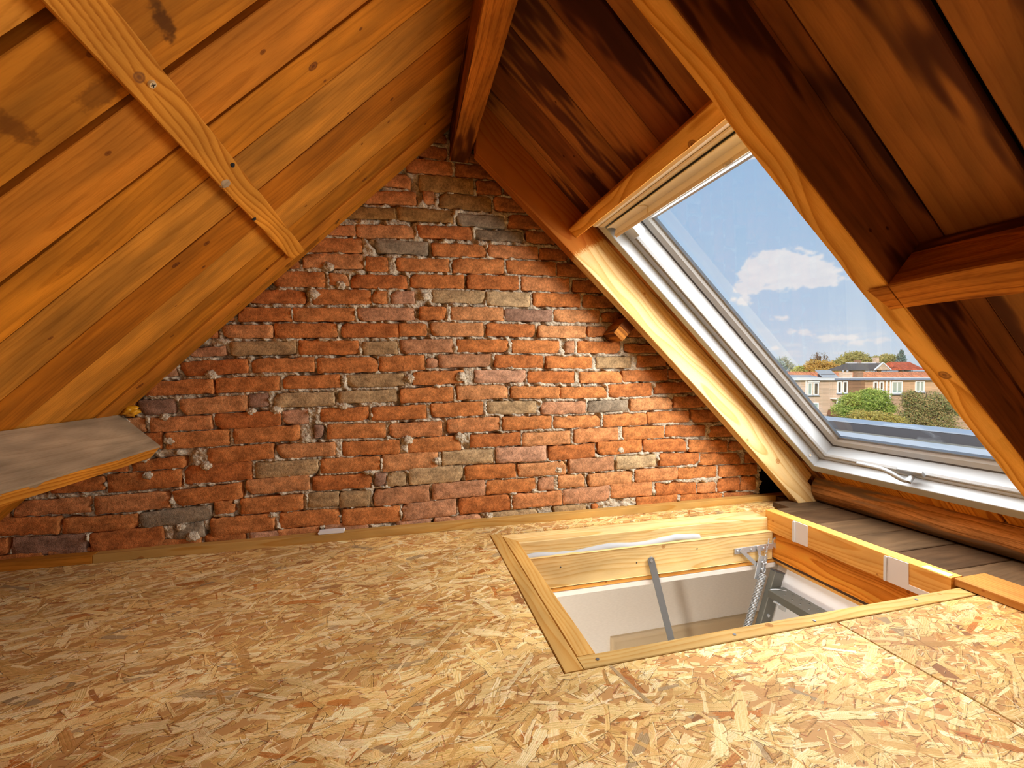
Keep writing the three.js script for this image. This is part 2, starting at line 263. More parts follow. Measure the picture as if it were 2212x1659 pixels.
{ // brick: one sanded, pitted surface in many firings
  const t = data(512, 512, 0.4, 0.4, (x, y) => {
    const a = n2(x * 14, y * 22), b = n2(x * 60, y * 60), c = n2b(x * 210, y * 210), d = smooth(0.62, 0.8, n2(x * 95 + 9, y * 95)), w = smooth(0.5, 0.9, n2b(x * 11 + 3, y * 17));
    const v = 205 + 26 * a + 20 * b + 26 * c - 28 * d; return [v + w * 12, v + w * 16, v + w * 18];
  });
  const tones = { r: [0xec9c5c, 0xe49050, 0xeea268, 0xdc884c, 0xe89656, 0xf0aa70], m: [0xe4a87e, 0xeab490, 0xdca074], t: [0xd6b688, 0xccaa7c, 0xdebe90], g: [0xb4a48c, 0xa8967e], p: [0xb08a74, 0xb89078], b: [0xc69858, 0xba8e54], d: [0xdc8e54, 0xd2844c, 0xe2965c] };
  M.brick = {}; for (const k in tones) M.brick[k] = tones[k].map((c) => matt({ map: t, bumpMap: t, bumpScale: 0.0013, color: c, roughness: 0.92 }));
  const m = data(512, 512, 0.3, 0.3, (x, y) => { const v = 196 + 22 * n2(x * 30, y * 30) + 30 * n2b(x * 120, y * 120) + 26 * n2(x * 330, y * 330); return [v, v * 0.965, v * 0.9]; });
  M.mortar = matt({ map: m, bumpMap: m, bumpScale: 0.003, color: 0xfff6e8, roughness: 0.97 });
  const w = data(512, 512, 0.4, 0.4, (x, y) => { const v = 232 + 4 * n2(x * 260, y * 420) + 3 * n2b(x * 300, y * 190); return [v, v * 0.99, v * 0.965]; });
  M.paper = std({ map: w, bumpMap: w, bumpScale: 0.0006, roughness: 0.9 });
  const tl = data(512, 512, 4, 4, (x, y) => { const r = (y % 0.34) / 0.34, c = Math.abs((x % 0.25) / 0.25 - 0.5), v = 0.78 + 0.25 * r - 0.3 * smooth(0.4, 0.5, c) + 0.14 * n2(x * 3, Math.floor(y / 0.34)) + 0.1 * n2b(x * 9, y * 9); return [226 * v, 142 * v, 98 * v]; });
  M.tiles = std({ map: tl, roughness: 0.85 }); M.redtiles = std({ map: tl, color: 0xe4b0a4, roughness: 0.85 });
  const fb = data(512, 512, 4, 4, (x, y) => { const row = Math.floor(y / 0.0625), xx = x + (row % 2) * 0.11, j = Math.min(Math.abs((xx % 0.22) - 0.11) > 0.103 ? 1 : 0, 1) || ((y % 0.0625) < 0.011 ? 1 : 0), v = 1 + 0.14 * n2(Math.floor(xx / 0.22) * 3.1, row * 1.7) + 0.05 * n2b(x, y); return j ? [208, 186, 164] : [204 * v, 172 * v, 146 * v]; });
  M.facade = std({ map: fb, roughness: 0.9 }); M.facade2 = std({ map: fb, color: 0xb09c90, roughness: 0.9 }); M.facade3 = std({ map: fb, color: 0xf2e4d6, roughness: 0.9 });
}
const pick = (a, r) => a[Math.floor(r() * a.length) % a.length];

// ------------------------------------------------------------------ the brick gable: x0, x1, middle height, brick height in mm and firing, course by course from the top
const COURSES = [
  '100,167,1516,45,d',
  '36,167,1457,49,d 242,300,1452,36,d',
  '13,186,1397,54,r 196,359,1403,54,d',
  '-74,30,1333,54,r 60,271,1338,64,b 281,383,1345,52,d',
  '-150,50,1265,50,r 74,118,1280,52,r 136,342,1277,60,b 352,485,1287,58,d',
  '-207,-25,1201,44,b -20,189,1213,52,b 204,395,1210,52,g 411,549,1224,55,d',
  '-277,-170,1129,39,r -167,42,1138,51,r 53,264,1154,51,r 276,472,1160,43,g 488,611,1166,51,d',
  '-334,-147,1073,55,r -101,94,1084,53,g 108,318,1089,53,r 328,538,1099,54,r 544,675,1101,49,d',
  '-409,-361,997,33,r -350,-144,1015,55,r -134,-56,1014,57,r -22,173,1023,53,r 186,392,1032,61,r 404,614,1039,58,r 621,757,1040,56,d',
  '-449,-274,944,57,r -261,-194,949,47,r -187,14,950,52,r 27,233,963,54,r 245,453,971,59,r 466,678,976,60,r 691,835,977,54,d',
  '-522,-341,878,51,r -319,-115,887,56,r -112,-60,892,50,r -46,43,895,48,m 110,313,908,54,t 320,501,907,62,t 516,723,913,58,r 735,899,915,54,d',
  '-556,-386,813,52,r -382,-175,820,52,r -164,41,830,50,m 59,161,838,54,r 179,390,844,55,r 396,598,845,52,p 607,816,850,56,r 822,912,850,45,d',
  '-604,-447,752,50,r -442,-236,760,55,r -221,-17,767,55,r -16,87,773,50,r 103,308,779,55,r 320,525,782,54,r 538,752,782,52,r 761,843,787,47,d',
  '-701,-591,680,33,m -579,-373,695,52,t -364,-161,700,54,r -146,-22,702,53,t -13,186,712,54,m 203,409,717,52,r 427,631,717,55,r 659,699,719,55,m 714,913,719,54,r 931,1092,718,40,d',
  '-777,-742,611,32,m -731,-526,626,52,r -514,-312,635,53,r -302,-93,637,59,r -90,79,645,63,r 86,126,647,39,m 131,337,657,54,m 356,560,656,54,r 572,780,654,53,r 800,965,655,53,t 992,1144,662,54,d',
  '-830,-633,558,51,r -627,-428,567,54,r -417,-225,576,50,r -205,1,580,53,t 30,230,590,56,r 272,484,595,53,m 493,700,592,51,r 722,922,591,51,r 925,1148,598,53,d 1154,1229,604,48,d',
  '-849,-745,493,53,p -732,-529,496,58,r -526,-462,511,49,p -446,-245,512,53,t -232,-25,520,49,t -14,188,523,59,r 202,409,532,58,r 421,633,529,51,r 637,849,526,49,r 860,1068,534,59,r 1084,1276,543,52,d',
  '-817,-637,436,51,r -631,-424,443,57,r -419,-334,449,54,m -296,-126,455,53,r -115,86,456,55,r 100,307,464,59,r 322,530,468,55,t 552,749,463,54,m 761,952,467,50,g 963,1175,472,56,r 1184,1351,477,55,d',
  '-773,-587,381,59,r -574,-364,390,58,r -315,-286,393,53,p -272,-68,392,57,r -53,145,390,59,r 165,375,402,60,r 386,596,404,57,r 607,822,402,53,r 833,1043,404,54,r 1053,1264,411,53,r 1277,1427,411,60,d',
  '-871,-720,302,39,r -653,-449,325,58,r -437,-244,328,53,r -221,-15,327,56,r 12,218,330,60,r 256,464,338,55,r 472,682,335,60,r 698,904,343,62,r 927,1130,345,58,r 1140,1349,346,53,r 1370,1513,337,54,r',
  '-1085,-944,247,51,r -937,-733,248,63,r -722,-518,262,68,r -507,-303,265,58,t -294,-87,267,56,r -81,127,268,67,r 143,347,275,59,t 358,574,275,65,m 587,795,274,64,r 808,1021,286,60,r 1029,1249,284,60,r 1262,1475,271,57,r 1485,1564,265,44,r',
  '-1181,-983,180,52,r -973,-764,177,61,r -755,-550,188,59,r -537,-332,209,58,r -322,-119,204,56,r -108,-67,206,55,p -65,7,203,56,t 17,223,211,66,t 234,442,211,60,r 453,660,209,58,r 677,882,215,64,m 897,1093,217,60,t 1112,1320,217,56,r 1327,1550,207,54,r 1575,1644,205,54,d',
  '-1284,-1066,126,58,r -1059,-856,114,54,r -851,-642,121,55,g -633,-574,141,46,r -555,-353,140,60,r -338,-233,145,56,t -231,-124,139,60,t -112,95,140,66,m 105,313,147,67,m 320,526,146,58,r 539,607,147,58,m 627,748,150,57,r 766,976,149,59,r 989,1204,154,60,r 1210,1415,150,55,r 1427,1644,149,54,r',
  '-1293,-1199,65,53,r -1190,-996,57,65,p -987,-783,54,73,r -757,-666,68,56,g -648,-448,75,65,r -434,-232,78,61,r -223,-18,71,66,r -7,199,77,69,m 211,420,81,68,r 428,643,83,62,r 649,864,86,68,m 871,1073,94,68,r 1091,1306,83,55,r 1311,1409,78,49,r 1421,1544,84,62,r 1552,1640,82,66,r',
  '-665,-539,27,41,r -527,-327,26,39,m -439,-301,23,51,r -285,-132,26,55,m -30,100,22,42,m 112,302,17,56,m 327,536,21,52,t 606,753,22,54,t 780,807,18,58,r 996,1205,31,60,r 1224,1446,23,59,r 1453,1647,13,59,d',
];

{
  const W = struct('wall_back', 'bare red brick gable wall with rough oozing mortar joints'), Z = -1.65, rnd = rng(101);
  const leftEdge = (y) => 229 - (1612 - y) / 1.0114, rightEdge = (y) => Math.min(1662, 362 + (1503 - y) / 0.939 + 30), all = [];
  for (const c of COURSES) {
    const row = c.split(' ').map((s) => { const p = s.split(','); return { x0: +p[0], x1: +p[1], y: +p[2], h: +p[3], t: p[4] }; });
    for (let k = 0; k < 8; k++) { const f = row[0], x1 = f.x0 - 12; if (x1 < leftEdge(f.y) - 10 || x1 < -1420) break; row.unshift({ x0: x1 - 205, x1, y: f.y - 3, h: f.h, t: 'r' }); }
    for (let k = 0; k < 8; k++) { const f = row[row.length - 1], x0 = f.x1 + 12; if (x0 > rightEdge(f.y) - 25) break; row.push({ x0, x1: Math.min(x0 + 205, rightEdge(f.y) + 40), y: f.y + 2, h: f.h, t: 'd' }); }
    row.forEach((b, i) => { const p = row[Math.max(0, i - 1)], q = row[Math.min(row.length - 1, i + 1)]; b.tilt = p === q ? 0 : clamp((q.y - p.y) / ((q.x0 + q.x1 - p.x0 - p.x1) / 2), -0.07, 0.07); all.push(b); });
  }
  const axis = (n, half, e) => { const v = [-half, -half + e]; for (let i = 1; i < n; i++) v.push(lerp(-half + e, half - e, i / n)); v.push(half - e, half); return v; };
  for (const b of all) {
    const w = (b.x1 - b.x0) / 1000, h = b.h / 1000 * 0.95, d = 0.06, e = Math.min(0.0038, h * 0.1), seed = b.x0 * 0.013 + b.y * 0.031;
    const xs = axis(Math.max(2, Math.round(w / 0.018)), w / 2, e), ys = axis(4, h / 2, e), pos = [], uv = [], idx = [], u0 = rnd() * 0.4, v0 = rnd() * 0.4, tw = (rnd() - 0.5) * 0.006, proud = rnd() * 0.006;
    const nx = xs.length, ny = ys.length;
    const chip = rnd() < 0.5 ? { x: (rnd() < 0.5 ? -1 : 1) * w / 2, y: (rnd() < 0.5 ? -1 : 1) * h / 2, r: 0.01 + rnd() * 0.018 } : null;
    for (let j = 0; j < ny; j++) for (let i = 0; i < nx; i++) {
      let x = xs[i], y = ys[j], z = 0.0012 * n2(x * 30 + seed, y * 40) + 0.0015 * n2b(x * 9 + seed, y * 12 - seed);
      const ex = i === 0 || i === nx - 1, ey = j === 0 || j === ny - 1;
      if (ex || ey) z -= e * (ex && ey ? 1.2 : 0.8) * (0.7 + 0.6 * Math.abs(n2b(x * 40 + seed, y * 40)));
      if (ex && ey) { x *= 1 - 0.35 * e / (w / 2); y *= 1 - 0.35 * e / (h / 2); }
      const k = ex || ey ? 1 : 0.6;
      x += k * 0.0026 * n2(y * 42 + seed, x * 20 + seed * 2); y += k * (0.0024 * n2(x * 26 - seed, y * 10) + 0.0014 * n2b(x * 90 + seed, y * 20));
      if (chip) { const q = Math.hypot(x - chip.x, y - chip.y); if (q < chip.r) { const m = 1 - q / chip.r; z -= 0.012 * m; x -= Math.sign(chip.x) * 0.006 * m; y -= Math.sign(chip.y) * 0.005 * m; } }
      pos.push(x, y, z + tw * x / 0.1); uv.push(x + u0, y + v0);
    }
    for (let j = 0; j < ny - 1; j++) for (let i = 0; i < nx - 1; i++) { const a = j * nx + i; idx.push(a, a + 1, a + nx, a + 1, a + nx + 1, a + nx); }
    const ring = []; for (let i = 0; i < nx; i++) ring.push(i); for (let j = 1; j < ny; j++) ring.push(j * nx + nx - 1); for (let i = nx - 2; i >= 0; i--) ring.push((ny - 1) * nx + i); for (let j = ny - 2; j > 0; j--) ring.push(j * nx);
    const base = pos.length / 3;
    ring.forEach((v, k) => { pos.push(pos[v * 3], pos[v * 3 + 1], -d); uv.push(uv[v * 2] + (k % 2) * 0.002, uv[v * 2 + 1] - d); });
    for (let k = 0; k < ring.length; k++) { const q = (k + 1) % ring.length; idx.push(ring[k], base + k, ring[q], ring[q], base + k, base + q); }
    const g = toCreasedNormals(geoOf(pos, uv, idx), 0.75);
    part(W, 'brick', g, pick(M.brick[b.t], rnd), [(b.x0 + b.x1) / 2000, b.y / 1000, Z + proud], [0, 0, Math.atan(b.tilt)]);
    b.c = Math.cos(Math.atan(b.tilt)); b.s = Math.sin(Math.atan(b.tilt));
  }
  // mortar bed: a rough sheet that lies back in the joints and squeezes out in places
  const X0 = -1.45, X1 = 1.662, Y0 = -0.02, Y1 = 1.68, st = 0.0055, nx = Math.round((X1 - X0) / st), ny = Math.round((Y1 - Y0) / st), pos = new Float32Array((nx + 1) * (ny + 1) * 3), uv = new Float32Array((nx + 1) * (ny + 1) * 2), idx = [];
  const cell = new Map(); for (const b of all) { for (let i = Math.floor(b.x0 / 50) - 1; i <= Math.floor(b.x1 / 50) + 1; i++) for (let j = Math.floor((b.y - 45) / 50); j <= Math.floor((b.y + 45) / 50); j++) { const k = i + ',' + j; if (!cell.has(k)) cell.set(k, []); cell.get(k).push(b); } }
  for (let j = 0; j <= ny; j++) for (let i = 0; i <= nx; i++) {
    const x = X0 + i * st, y = Y0 + j * st, k = j * (nx + 1) + i; let inside = -0.05;
    for (const b of cell.get(Math.floor(x * 20) + ',' + Math.floor(y * 20)) ?? []) {
      const dx = x - (b.x0 + b.x1) / 2000, dy = y - b.y / 1000, u = dx * b.c + dy * b.s, v = -dx * b.s + dy * b.c;
      inside = Math.max(inside, Math.min((b.x1 - b.x0) / 2000 - Math.abs(u), b.h / 2000 - Math.abs(v)));
    }
    const rough = 0.0035 * n2(x * 70, y * 90) + 0.0022 * n2b(x * 170, y * 170), ooze = fbm(x * 9 + 3, y * 14, 3);
    let z = -0.0025 + rough + 0.012 * smooth(0.12, 0.5, ooze) - 0.02 * smooth(0.05, 0.45, -fbm(x * 11 - 8, y * 8 + 5, 3));
    if (inside > 0) z -= smooth(0.0, 0.006, inside) * (0.02 - 0.006 * smooth(0.3, 0.6, ooze));
    pos[k * 3] = x + 0.002 * n2(x * 80 + 5, y * 80); pos[k * 3 + 1] = y + 0.002 * n2b(x * 80, y * 80 + 5); pos[k * 3 + 2] = Z + z; uv[k * 2] = x; uv[k * 2 + 1] = y;
    if (i < nx && j < ny && y < Math.min(1.612 + 1.0114 * (x - 0.229) + 0.05, 1.542 - 0.939 * (x - 0.408))) idx.push(k, k + 1, k + nx + 1, k + 1, k + nx + 2, k + nx + 1);
  }
  const g = new THREE.BufferGeometry(); g.setAttribute('position', new THREE.BufferAttribute(pos, 3)); g.setAttribute('uv', new THREE.BufferAttribute(uv, 2)); g.setIndex(idx); g.computeVertexNormals();
  part(W, 'mortar', g, M.mortar);
  const roofY = (x) => Math.min(1.612 + 1.0114 * (x - 0.229) + 0.07, 1.542 - 0.939 * (x - 0.408));
  const core = new THREE.Shape([[-2.3, -3.2], [2.05, -3.2], [2.05, roofY(2.05)], [0.27, roofY(0.27)], [-2.3, roofY(-2.3)]].map(([x, y]) => new THREE.Vector2(x, y)));
  part(W, 'wall_core', new THREE.ExtrudeGeometry(core, { depth: 0.2, bevelEnabled: false }).translate(0, 0, -1.92), M.black);
  // lumps of mortar squeezed out over the bricks: x, y, radius in mm
  const lumps = [[-638, 601, 17], [-776, 459, 13], [-517, 471, 15], [-439, 476, 18], [-895, 440, 20], [-885, 398, 19], [-842, 372, 22], [-764, 380, 16], [-838, 325, 17], [-657, 289, 17], [-826, 266, 15], [78, 902, 20], [22, 587, 18], [-217, 486, 15], [217, 594, 20], [12, 352, 20], [212, 357, 19], [125, 266, 16], [628, 202, 15], [915, 273, 17], [-262, 993, 19], [-314, 893, 20], [-222, 927, 17], [520, 120, 10], [-735, 84, 14], [-700, 49, 20], [-455, 102, 13], [330, 30, 16]];
  lumps.forEach(([x, y, r], i) => part(W, 'mortar_lump', lump(r / 1000, i + 1, 0.3, 4, 1, 0.85, 0.65), M.mortar, [x / 1000, y / 1000, Z + 0.001]));
}

// ------------------------------------------------------------------ floor
{
  const F = struct('floor', 'chipboard loft floor with old grey boards along the eave');
  const slab = (pts, mat, y = 0, th = 0.018) => {
    const sh = new THREE.Shape(pts.map(([x, z]) => new THREE.Vector2(x, -z)));
    const g = new THREE.ExtrudeGeometry(sh, { depth: th - 0.0015, bevelEnabled: true, bevelThickness: 0.0015, bevelSize: 0.0012, bevelOffset: -0.0012, bevelSegments: 1 });
    g.rotateX(-Math.PI / 2); g.translate(0, y - th + 0.0015 - 0.0015, 0);
    const p = g.attributes.position, uv = g.attributes.uv; for (let i = 0; i < p.count; i++) uv.setXY(i, p.getX(i), p.getZ(i) + p.getY(i));
    return part(F, 'osb_panel', g, mat);
  };
  slab([[-1.75, -1.65], [1.78, -1.65], [1.78, -1.537], [0.309, -1.537], [0.309, -0.776], [1.0135, -0.776], [1.0135, 2.4], [-1.75, 2.4]], M.osb);
  slab([[1.0165, -0.776], [1.552, -0.776], [1.552, 2.4], [1.0165, 2.4]], M.osb2);
  // old floor boards along the eave, running to the wall plate
  const zs = [-1.66, -1.545, -1.459, -1.406, -1.273, -1.138, -1.0, -0.866, -0.73, -0.6, -0.47, -0.34, -0.2, -0.06, 0.08];
  for (let i = 0; i < zs.length - 1; i++) part(F, 'floor_plank', sweep(rect(zs[i] + 0.0018, 0, zs[i + 1] - 0.0018, 0.022, 0.002).map(([z, d]) => [0.0215 + (i % 3) * 0.0006 - d, z]), i === 0 ? 1.72 : i === 1 ? 1.63 : 1.5515, 2.1, 'x', { seg: 5, wob: i === 2 ? 0 : 0.001, seed: i, uo: (i * 0.37) % 1.8, vo: (i % 4) * 0.16 + 0.008 }), i % 3 ? M.weathered : M.weathered2);
  // joists and old boards under the chipboard, round the hatch
  const sub = (a, b, c, d) => part(F, 'subfloor', boxGeo(a, -0.17, c, b, -0.0185, d), M.trim);
  sub(-1.75, 0.352, -1.65, 2.4); sub(0.352, 1.53, -0.8, 2.4); sub(0.352, 1.53, -1.65, -1.447); sub(1.53, 2.2, -1.65, 2.4);
}
const skew = (k) => (a, b) => k * a;
single('hatch_board', 'narrow brown outer board along the left edge of the hatch, nearest the chipboard', 'board', sweep(rect(0.3105, -0.03, 0.3512, 0.0012, 0.0015).map(([x, y]) => [x, y]).reverse(), -1.53, -0.7765, 'z', { seg: 8, wob: 0.0006, seed: 3, uo: 0.2, vo: 0.33 }), M.trim);
single('hatch_board', 'wider knotty board just inside the left edge of the hatch opening', 'board', sweep(rect(0.3535, -0.03, 0.3975, 0.0, 0.002).reverse(), -1.447, -0.8175, 'z', { seg: 8, wob: 0.0006, seed: 4, uo: 0.9, vo: 0.18, cut0: (x) => -(0.3975 - x) * 1.4 }), M.trim);
{
  const b = single('hatch_board', 'pale pine board along the near edge of the hatch opening', 'board', sweep(rect(-0.8165, -0.04, -0.7785, 0.0008, 0.0015).map(([z, y]) => [y, z]), 0.353, 1.508, 'x', { seg: 12, wob: 0.0006, seed: 6, uo: 0.1, vo: 0.02 }), M.front);
  for (const [x, z] of [[0.392, -0.797], [0.735, -0.795], [0.965, -0.792], [1.32, -0.8]]) part(b, 'screw', new THREE.CylinderGeometry(0.0036, 0.0036, 0.002, 16), M.screwdark, [x, 0.0012, z]);
}
single('hatch_board', 'pale knotty pine board along the far edge of the hatch opening', 'board', sweep(rect(-1.535, -0.05, -1.446, -0.006, 0.002).map(([z, y]) => [y, z]).reverse(), 0.353, 1.498, 'x', { seg: 12, wob: 0.0005, seed: 8, uo: 0.5, vo: 0.5 }), M.pale);
single('joist', 'pale pine joist face with one round knot under the far hatch board', 'beam', sweep(rect(-0.0505, -1.535, -0.168, -1.4465, 0.003).map(([y, z]) => [y, z]), 0.355, 1.515, 'x', { seg: 6, uo: 1.2, vo: 0.34 }), M.pale);
{
  const b = single('hatch_board', 'raised orange pine board along the eave side of the hatch, with white paint patches', 'board',
    sweep([[1.501, -0.062], [1.501, 0.022], [1.503, 0.024], [1.546, 0.024], [1.548, 0.022], [1.548, -0.062]], -1.458, -0.8285, 'z', { seg: 9, wob: 0.0006, seed: 10, uo: 0.3, vo: 0.18 }), M.box);
  const patch = (z0, z1, y0, y1, s) => part(b, 'paint_patch', sweep(rect(z0, y0, z1, y1, 0.001).map(([z, y]) => [y, z]), 1.4985, 1.5025, 'x', { seg: 1, wob: 0.0012, seed: s, freq: 30 }), M.paint);
  patch(-1.315, -1.263, -0.061, 0.021, 1); patch(-0.989, -0.93, -0.062, 0.02, 2); patch(-0.93, -0.872, -0.062, -0.044, 3);
  part(b, 'paint_drip', sweep(rect(-1.324, -0.062, -1.314, 0.02, 0.002).map(([z, y]) => [y, z]), 1.494, 1.5025, 'x', { seg: 2, wob: 0.001, seed: 5 }), M.foamwhite);
  part(b, 'paint_drip', sweep(rect(-0.997, -0.062, -0.989, 0.018, 0.002).map(([z, y]) => [y, z]), 1.495, 1.5025, 'x', { seg: 2, wob: 0.001, seed: 6 }), M.foamwhite);
  part(b, 'paint_patch', boxGeo(1.505, 0.0236, -0.90, 1.528, 0.0252, -0.836, 0.0008), M.foamwhite);
}
single('loose_plank', 'short brown plank lying on the chipboard beside the hatch, end cut square', 'plank', boxGeo(-0.0625, 0, 0, 0.0625, 0.022, 1.3, 0.0015, { seg: 8, uo: 0.4, vo: 0.3 }), M.brownplank).position.set(1.5735, 0.0012, -0.826);

// wall batten along the foot of the gable
{
  const t = struct('trim_1', 'narrow pine batten along the foot of the brick wall');
  const sec = [[0.0005, -1.612], [0.026, -1.6125], [0.027, -1.6135], [0.027, -1.646], [0.0005, -1.646]];
  part(t, 'batten', sweep(sec, -1.72, -0.9615, 'x', { seg: 8, wob: 0.001, seed: 2, uo: 0.1, vo: 0.02 }), M.gold2);
  part(t, 'batten', sweep(sec, -0.959, 1.82, 'x', { seg: 26, wob: 0.0012, seed: 5, uo: 0.0, vo: 0.34 }), M.trim);
}
single('foam_offcut', 'thin white foam strip lying on the batten at the foot of the bricks', 'foam', boxGeo(-0.3, 0.0275, -1.643, -0.212, 0.037, -1.617, 0.003), M.foamwhite);

// ------------------------------------------------------------------ left roof: planks down the slope, batten, purlin
{
  const C = LEFT(struct('ceiling_left', 'golden pine roof boarding running down the left slope'));
  const e = [2.4, 2.27, 2.13, 1.99, 1.86, 1.73, 1.6, 1.47, 1.34, 1.2, 1.07, 0.93, 0.8, 0.66, 0.52, 0.385, 0.245, 0.105, -0.035, -0.175, -0.315, -0.45, -0.587, -0.731, -0.866, -0.982, -1.132, -1.265, -1.403, -1.527, -1.6, -1.648];
  const gap = { [-0.587]: 0.016, [-0.731]: 0.0115, [-0.866]: 0.008, [-0.45]: 0.008, [-0.315]: 0.007, [-0.982]: 0.0026, [-1.132]: 0.0036, [-1.265]: 0.003, [-1.403]: 0.0034, [-1.527]: 0.0026, [-1.6]: 0.003 };
  for (let i = 0; i < e.length - 1; i++) {
    const z1 = e[i] - (gap[e[i]] ?? 0.0035) / 2, z0 = e[i + 1] + (gap[e[i + 1]] ?? 0.0035) / 2, lift = i > 28 ? -0.006 : 0.0012 * n2(i * 3.3, 1);
    part(C, 'plank', sweep(rect(z0, lift, z1, 0.018, 0.0012).map(([z, y]) => [y, z]), -2.36, 0.02, 'x', { seg: 14, wob: 0.0008, seed: i + 1, uo: (i * 0.061) % 0.2, vo: ((i >> 1) % 4) * 0.16 + 0.01 }), [M.gold, M.gold2, M.gold3, M.gold2, M.gold, M.gold4][i % 6]);
  }
  part(C, 'roof_deck', boxGeo(-2.6, 0.05, -1.95, 0.12, 0.11, 2.6), M.deck);
}
{ // batten across the planks, with its screw and broken knots
  const g = LEFT(thing('roof_batten', 'orange pine batten with wavy grain and knots across the left ceiling planks', 'batten'));
  const sec = [[-0.861, -0.0215], [-0.859, -0.0235], [-0.808, -0.0235], [-0.806, -0.0215], [-0.806, -0.0005], [-0.861, -0.0005]];
  part(g, 'batten', sweep(sec, -1.553, 0.9, 'z', { seg: 60, wob: 0.0016, seed: 4, uo: 0.0, vo: 0.005, freq: 7 }), M.orange);
  const s = part(g, 'screw', new THREE.CylinderGeometry(0.0062, 0.005, 0.0035, 24), M.screw, [-0.831, -0.0252, -0.699]);
  for (const a of [0.4, 0.4 + Math.PI / 2]) part(s, 'slot', new THREE.BoxGeometry(0.0065, 0.0006, 0.0013), M.black, [0, -0.0019, 0], [0, a, 0]);
  part(g, 'knot', lump(0.012, 3, 0.2, 3, 1, 0.35, 1.3), M.grey, [-0.85, -0.0225, -0.985]); part(g, 'knot', lump(0.006, 5, 0.25, 3, 0.8, 0.4, 1.2), M.black, [-0.815, -0.0228, -0.955]); part(g, 'knot', lump(0.006, 8, 0.25, 3, 0.9, 0.4, 1.3), M.black, [-0.857, -0.0225, -1.175]);
}
{ // grey purlin
  const g = LEFT(thing('purlin', 'thick grey dusty purlin with brown lower edge under the left ceiling planks', 'beam'));
  part(g, 'timber', sweep([[-1.602, -0.005], [-1.600, -0.157], [-1.603, -0.161], [-1.646, -0.166], [-1.65, -0.163], [-1.65, -0.005]], -1.636, 1.2, 'z', { seg: 40, wob: 0.0022, seed: 6, uo: 0.0, vo: 0.16, cut0: (a, b) => -0.0 * b }), [M.grey][0]);
  part(g, 'lower_edge', sweep([[-1.604, -0.1612], [-1.647, -0.1662], [-1.649, -0.162], [-1.606, -0.158]], -1.632, 1.2, 'z', { seg: 40, wob: 0.0018, seed: 6, uo: 0.0, vo: 0.02 }), M.orange);
}
single('foam_blob', 'glossy amber blob of cured foam above the end of the grey purlin', 'foam', lump(0.021, 2, 0.3, 4, 1.1, 0.8, 0.7), M.amber).position.set(-0.862, 0.482, -1.632);

// ------------------------------------------------------------------ ridge
{
  const s = single('ridge_beam', 'reddish brown sawn ridge beam at the top of the roof', 'beam', sweep(rect(-0.037, 0, 0.037, 0.17, 0.003), -1.65, 2.4, 'z', { seg: 40, wob: 0.0014, seed: 2, uo: 0.1, vo: 0.165 }), M.rust);
  s.position.set(0.213, 0.834 + EYE, 0); s.rotation.z = R(0);
}

// ------------------------------------------------------------------ right roof: planks, interrupted by the skylights
const WIN = [[-1.47, -0.655], [0.30, 1.13]];  // second opening is for the unseen skylight behind the camera
{
  const C = RIGHT(struct('ceiling_right', 'dark stained roof boarding running down the right slope'));
  const n0 = 0.152;
  const e = [2.4, 2.26, 2.12, 1.98, 1.84, 1.7, 1.56, 1.42, 1.28, 1.13, 0.99, 0.86, 0.72, 0.58, 0.44, 0.3, 0.2, 0.08, -0.05, -0.19, -0.32, -0.452, -0.594, -0.652, -0.722, -0.872, -0.998, -1.15, -1.288, -1.422, -1.4497, -1.545, -1.655];
  const wide = { [-0.452]: 0.012, [-0.872]: 0.011, [-0.594]: 0.003, [-0.998]: 0.003, [-0.19]: 0.01 };
  for (let i = 0; i < e.length - 1; i++) {
    const z1 = e[i] - (wide[e[i]] ?? 0.003) / 2, z0 = e[i + 1] + (wide[e[i + 1]] ?? 0.003) / 2, zm = (z0 + z1) / 2, win = WIN.some(([a, b]) => zm > a - 0.01 && zm < b + 0.02);
    const run = (s0, s1, k) => part(C, 'plank', sweep(rect(z0, n0 + 0.0015 * n2(i * 2.7, 4), z1, n0 + 0.02, 0.002).map(([z, y]) => [y, z]), s0, s1, 'x', { seg: Math.ceil((s1 - s0) / 0.15), wob: 0.001, seed: i + 50, uo: (i * 0.41 + k) % 0.5, vo: ((i * 3 + k) % 4) * 0.16 + 0.01 }), k ? M.orange : i % 3 === 1 ? M.dark2 : M.dark);
    if (win) { run(-0.42, 0.458, 0); run(1.912, 2.3, 1); } else run(-0.42, 2.3, 0);
  }
  const deck = (s0, s1, z0, z1) => part(C, 'roof_deck', boxGeo(s0, n0 + 0.03, z0, s1, n0 + 0.09, z1), M.deck);
  deck(-0.5, 0.46, -1.95, 2.6); deck(1.91, 2.5, -1.95, 2.6); deck(0.46, 1.91, -1.95, WIN[0][0]); deck(0.46, 1.91, WIN[0][1], WIN[1][0]); deck(0.46, 1.91, WIN[1][1], 2.6);
}
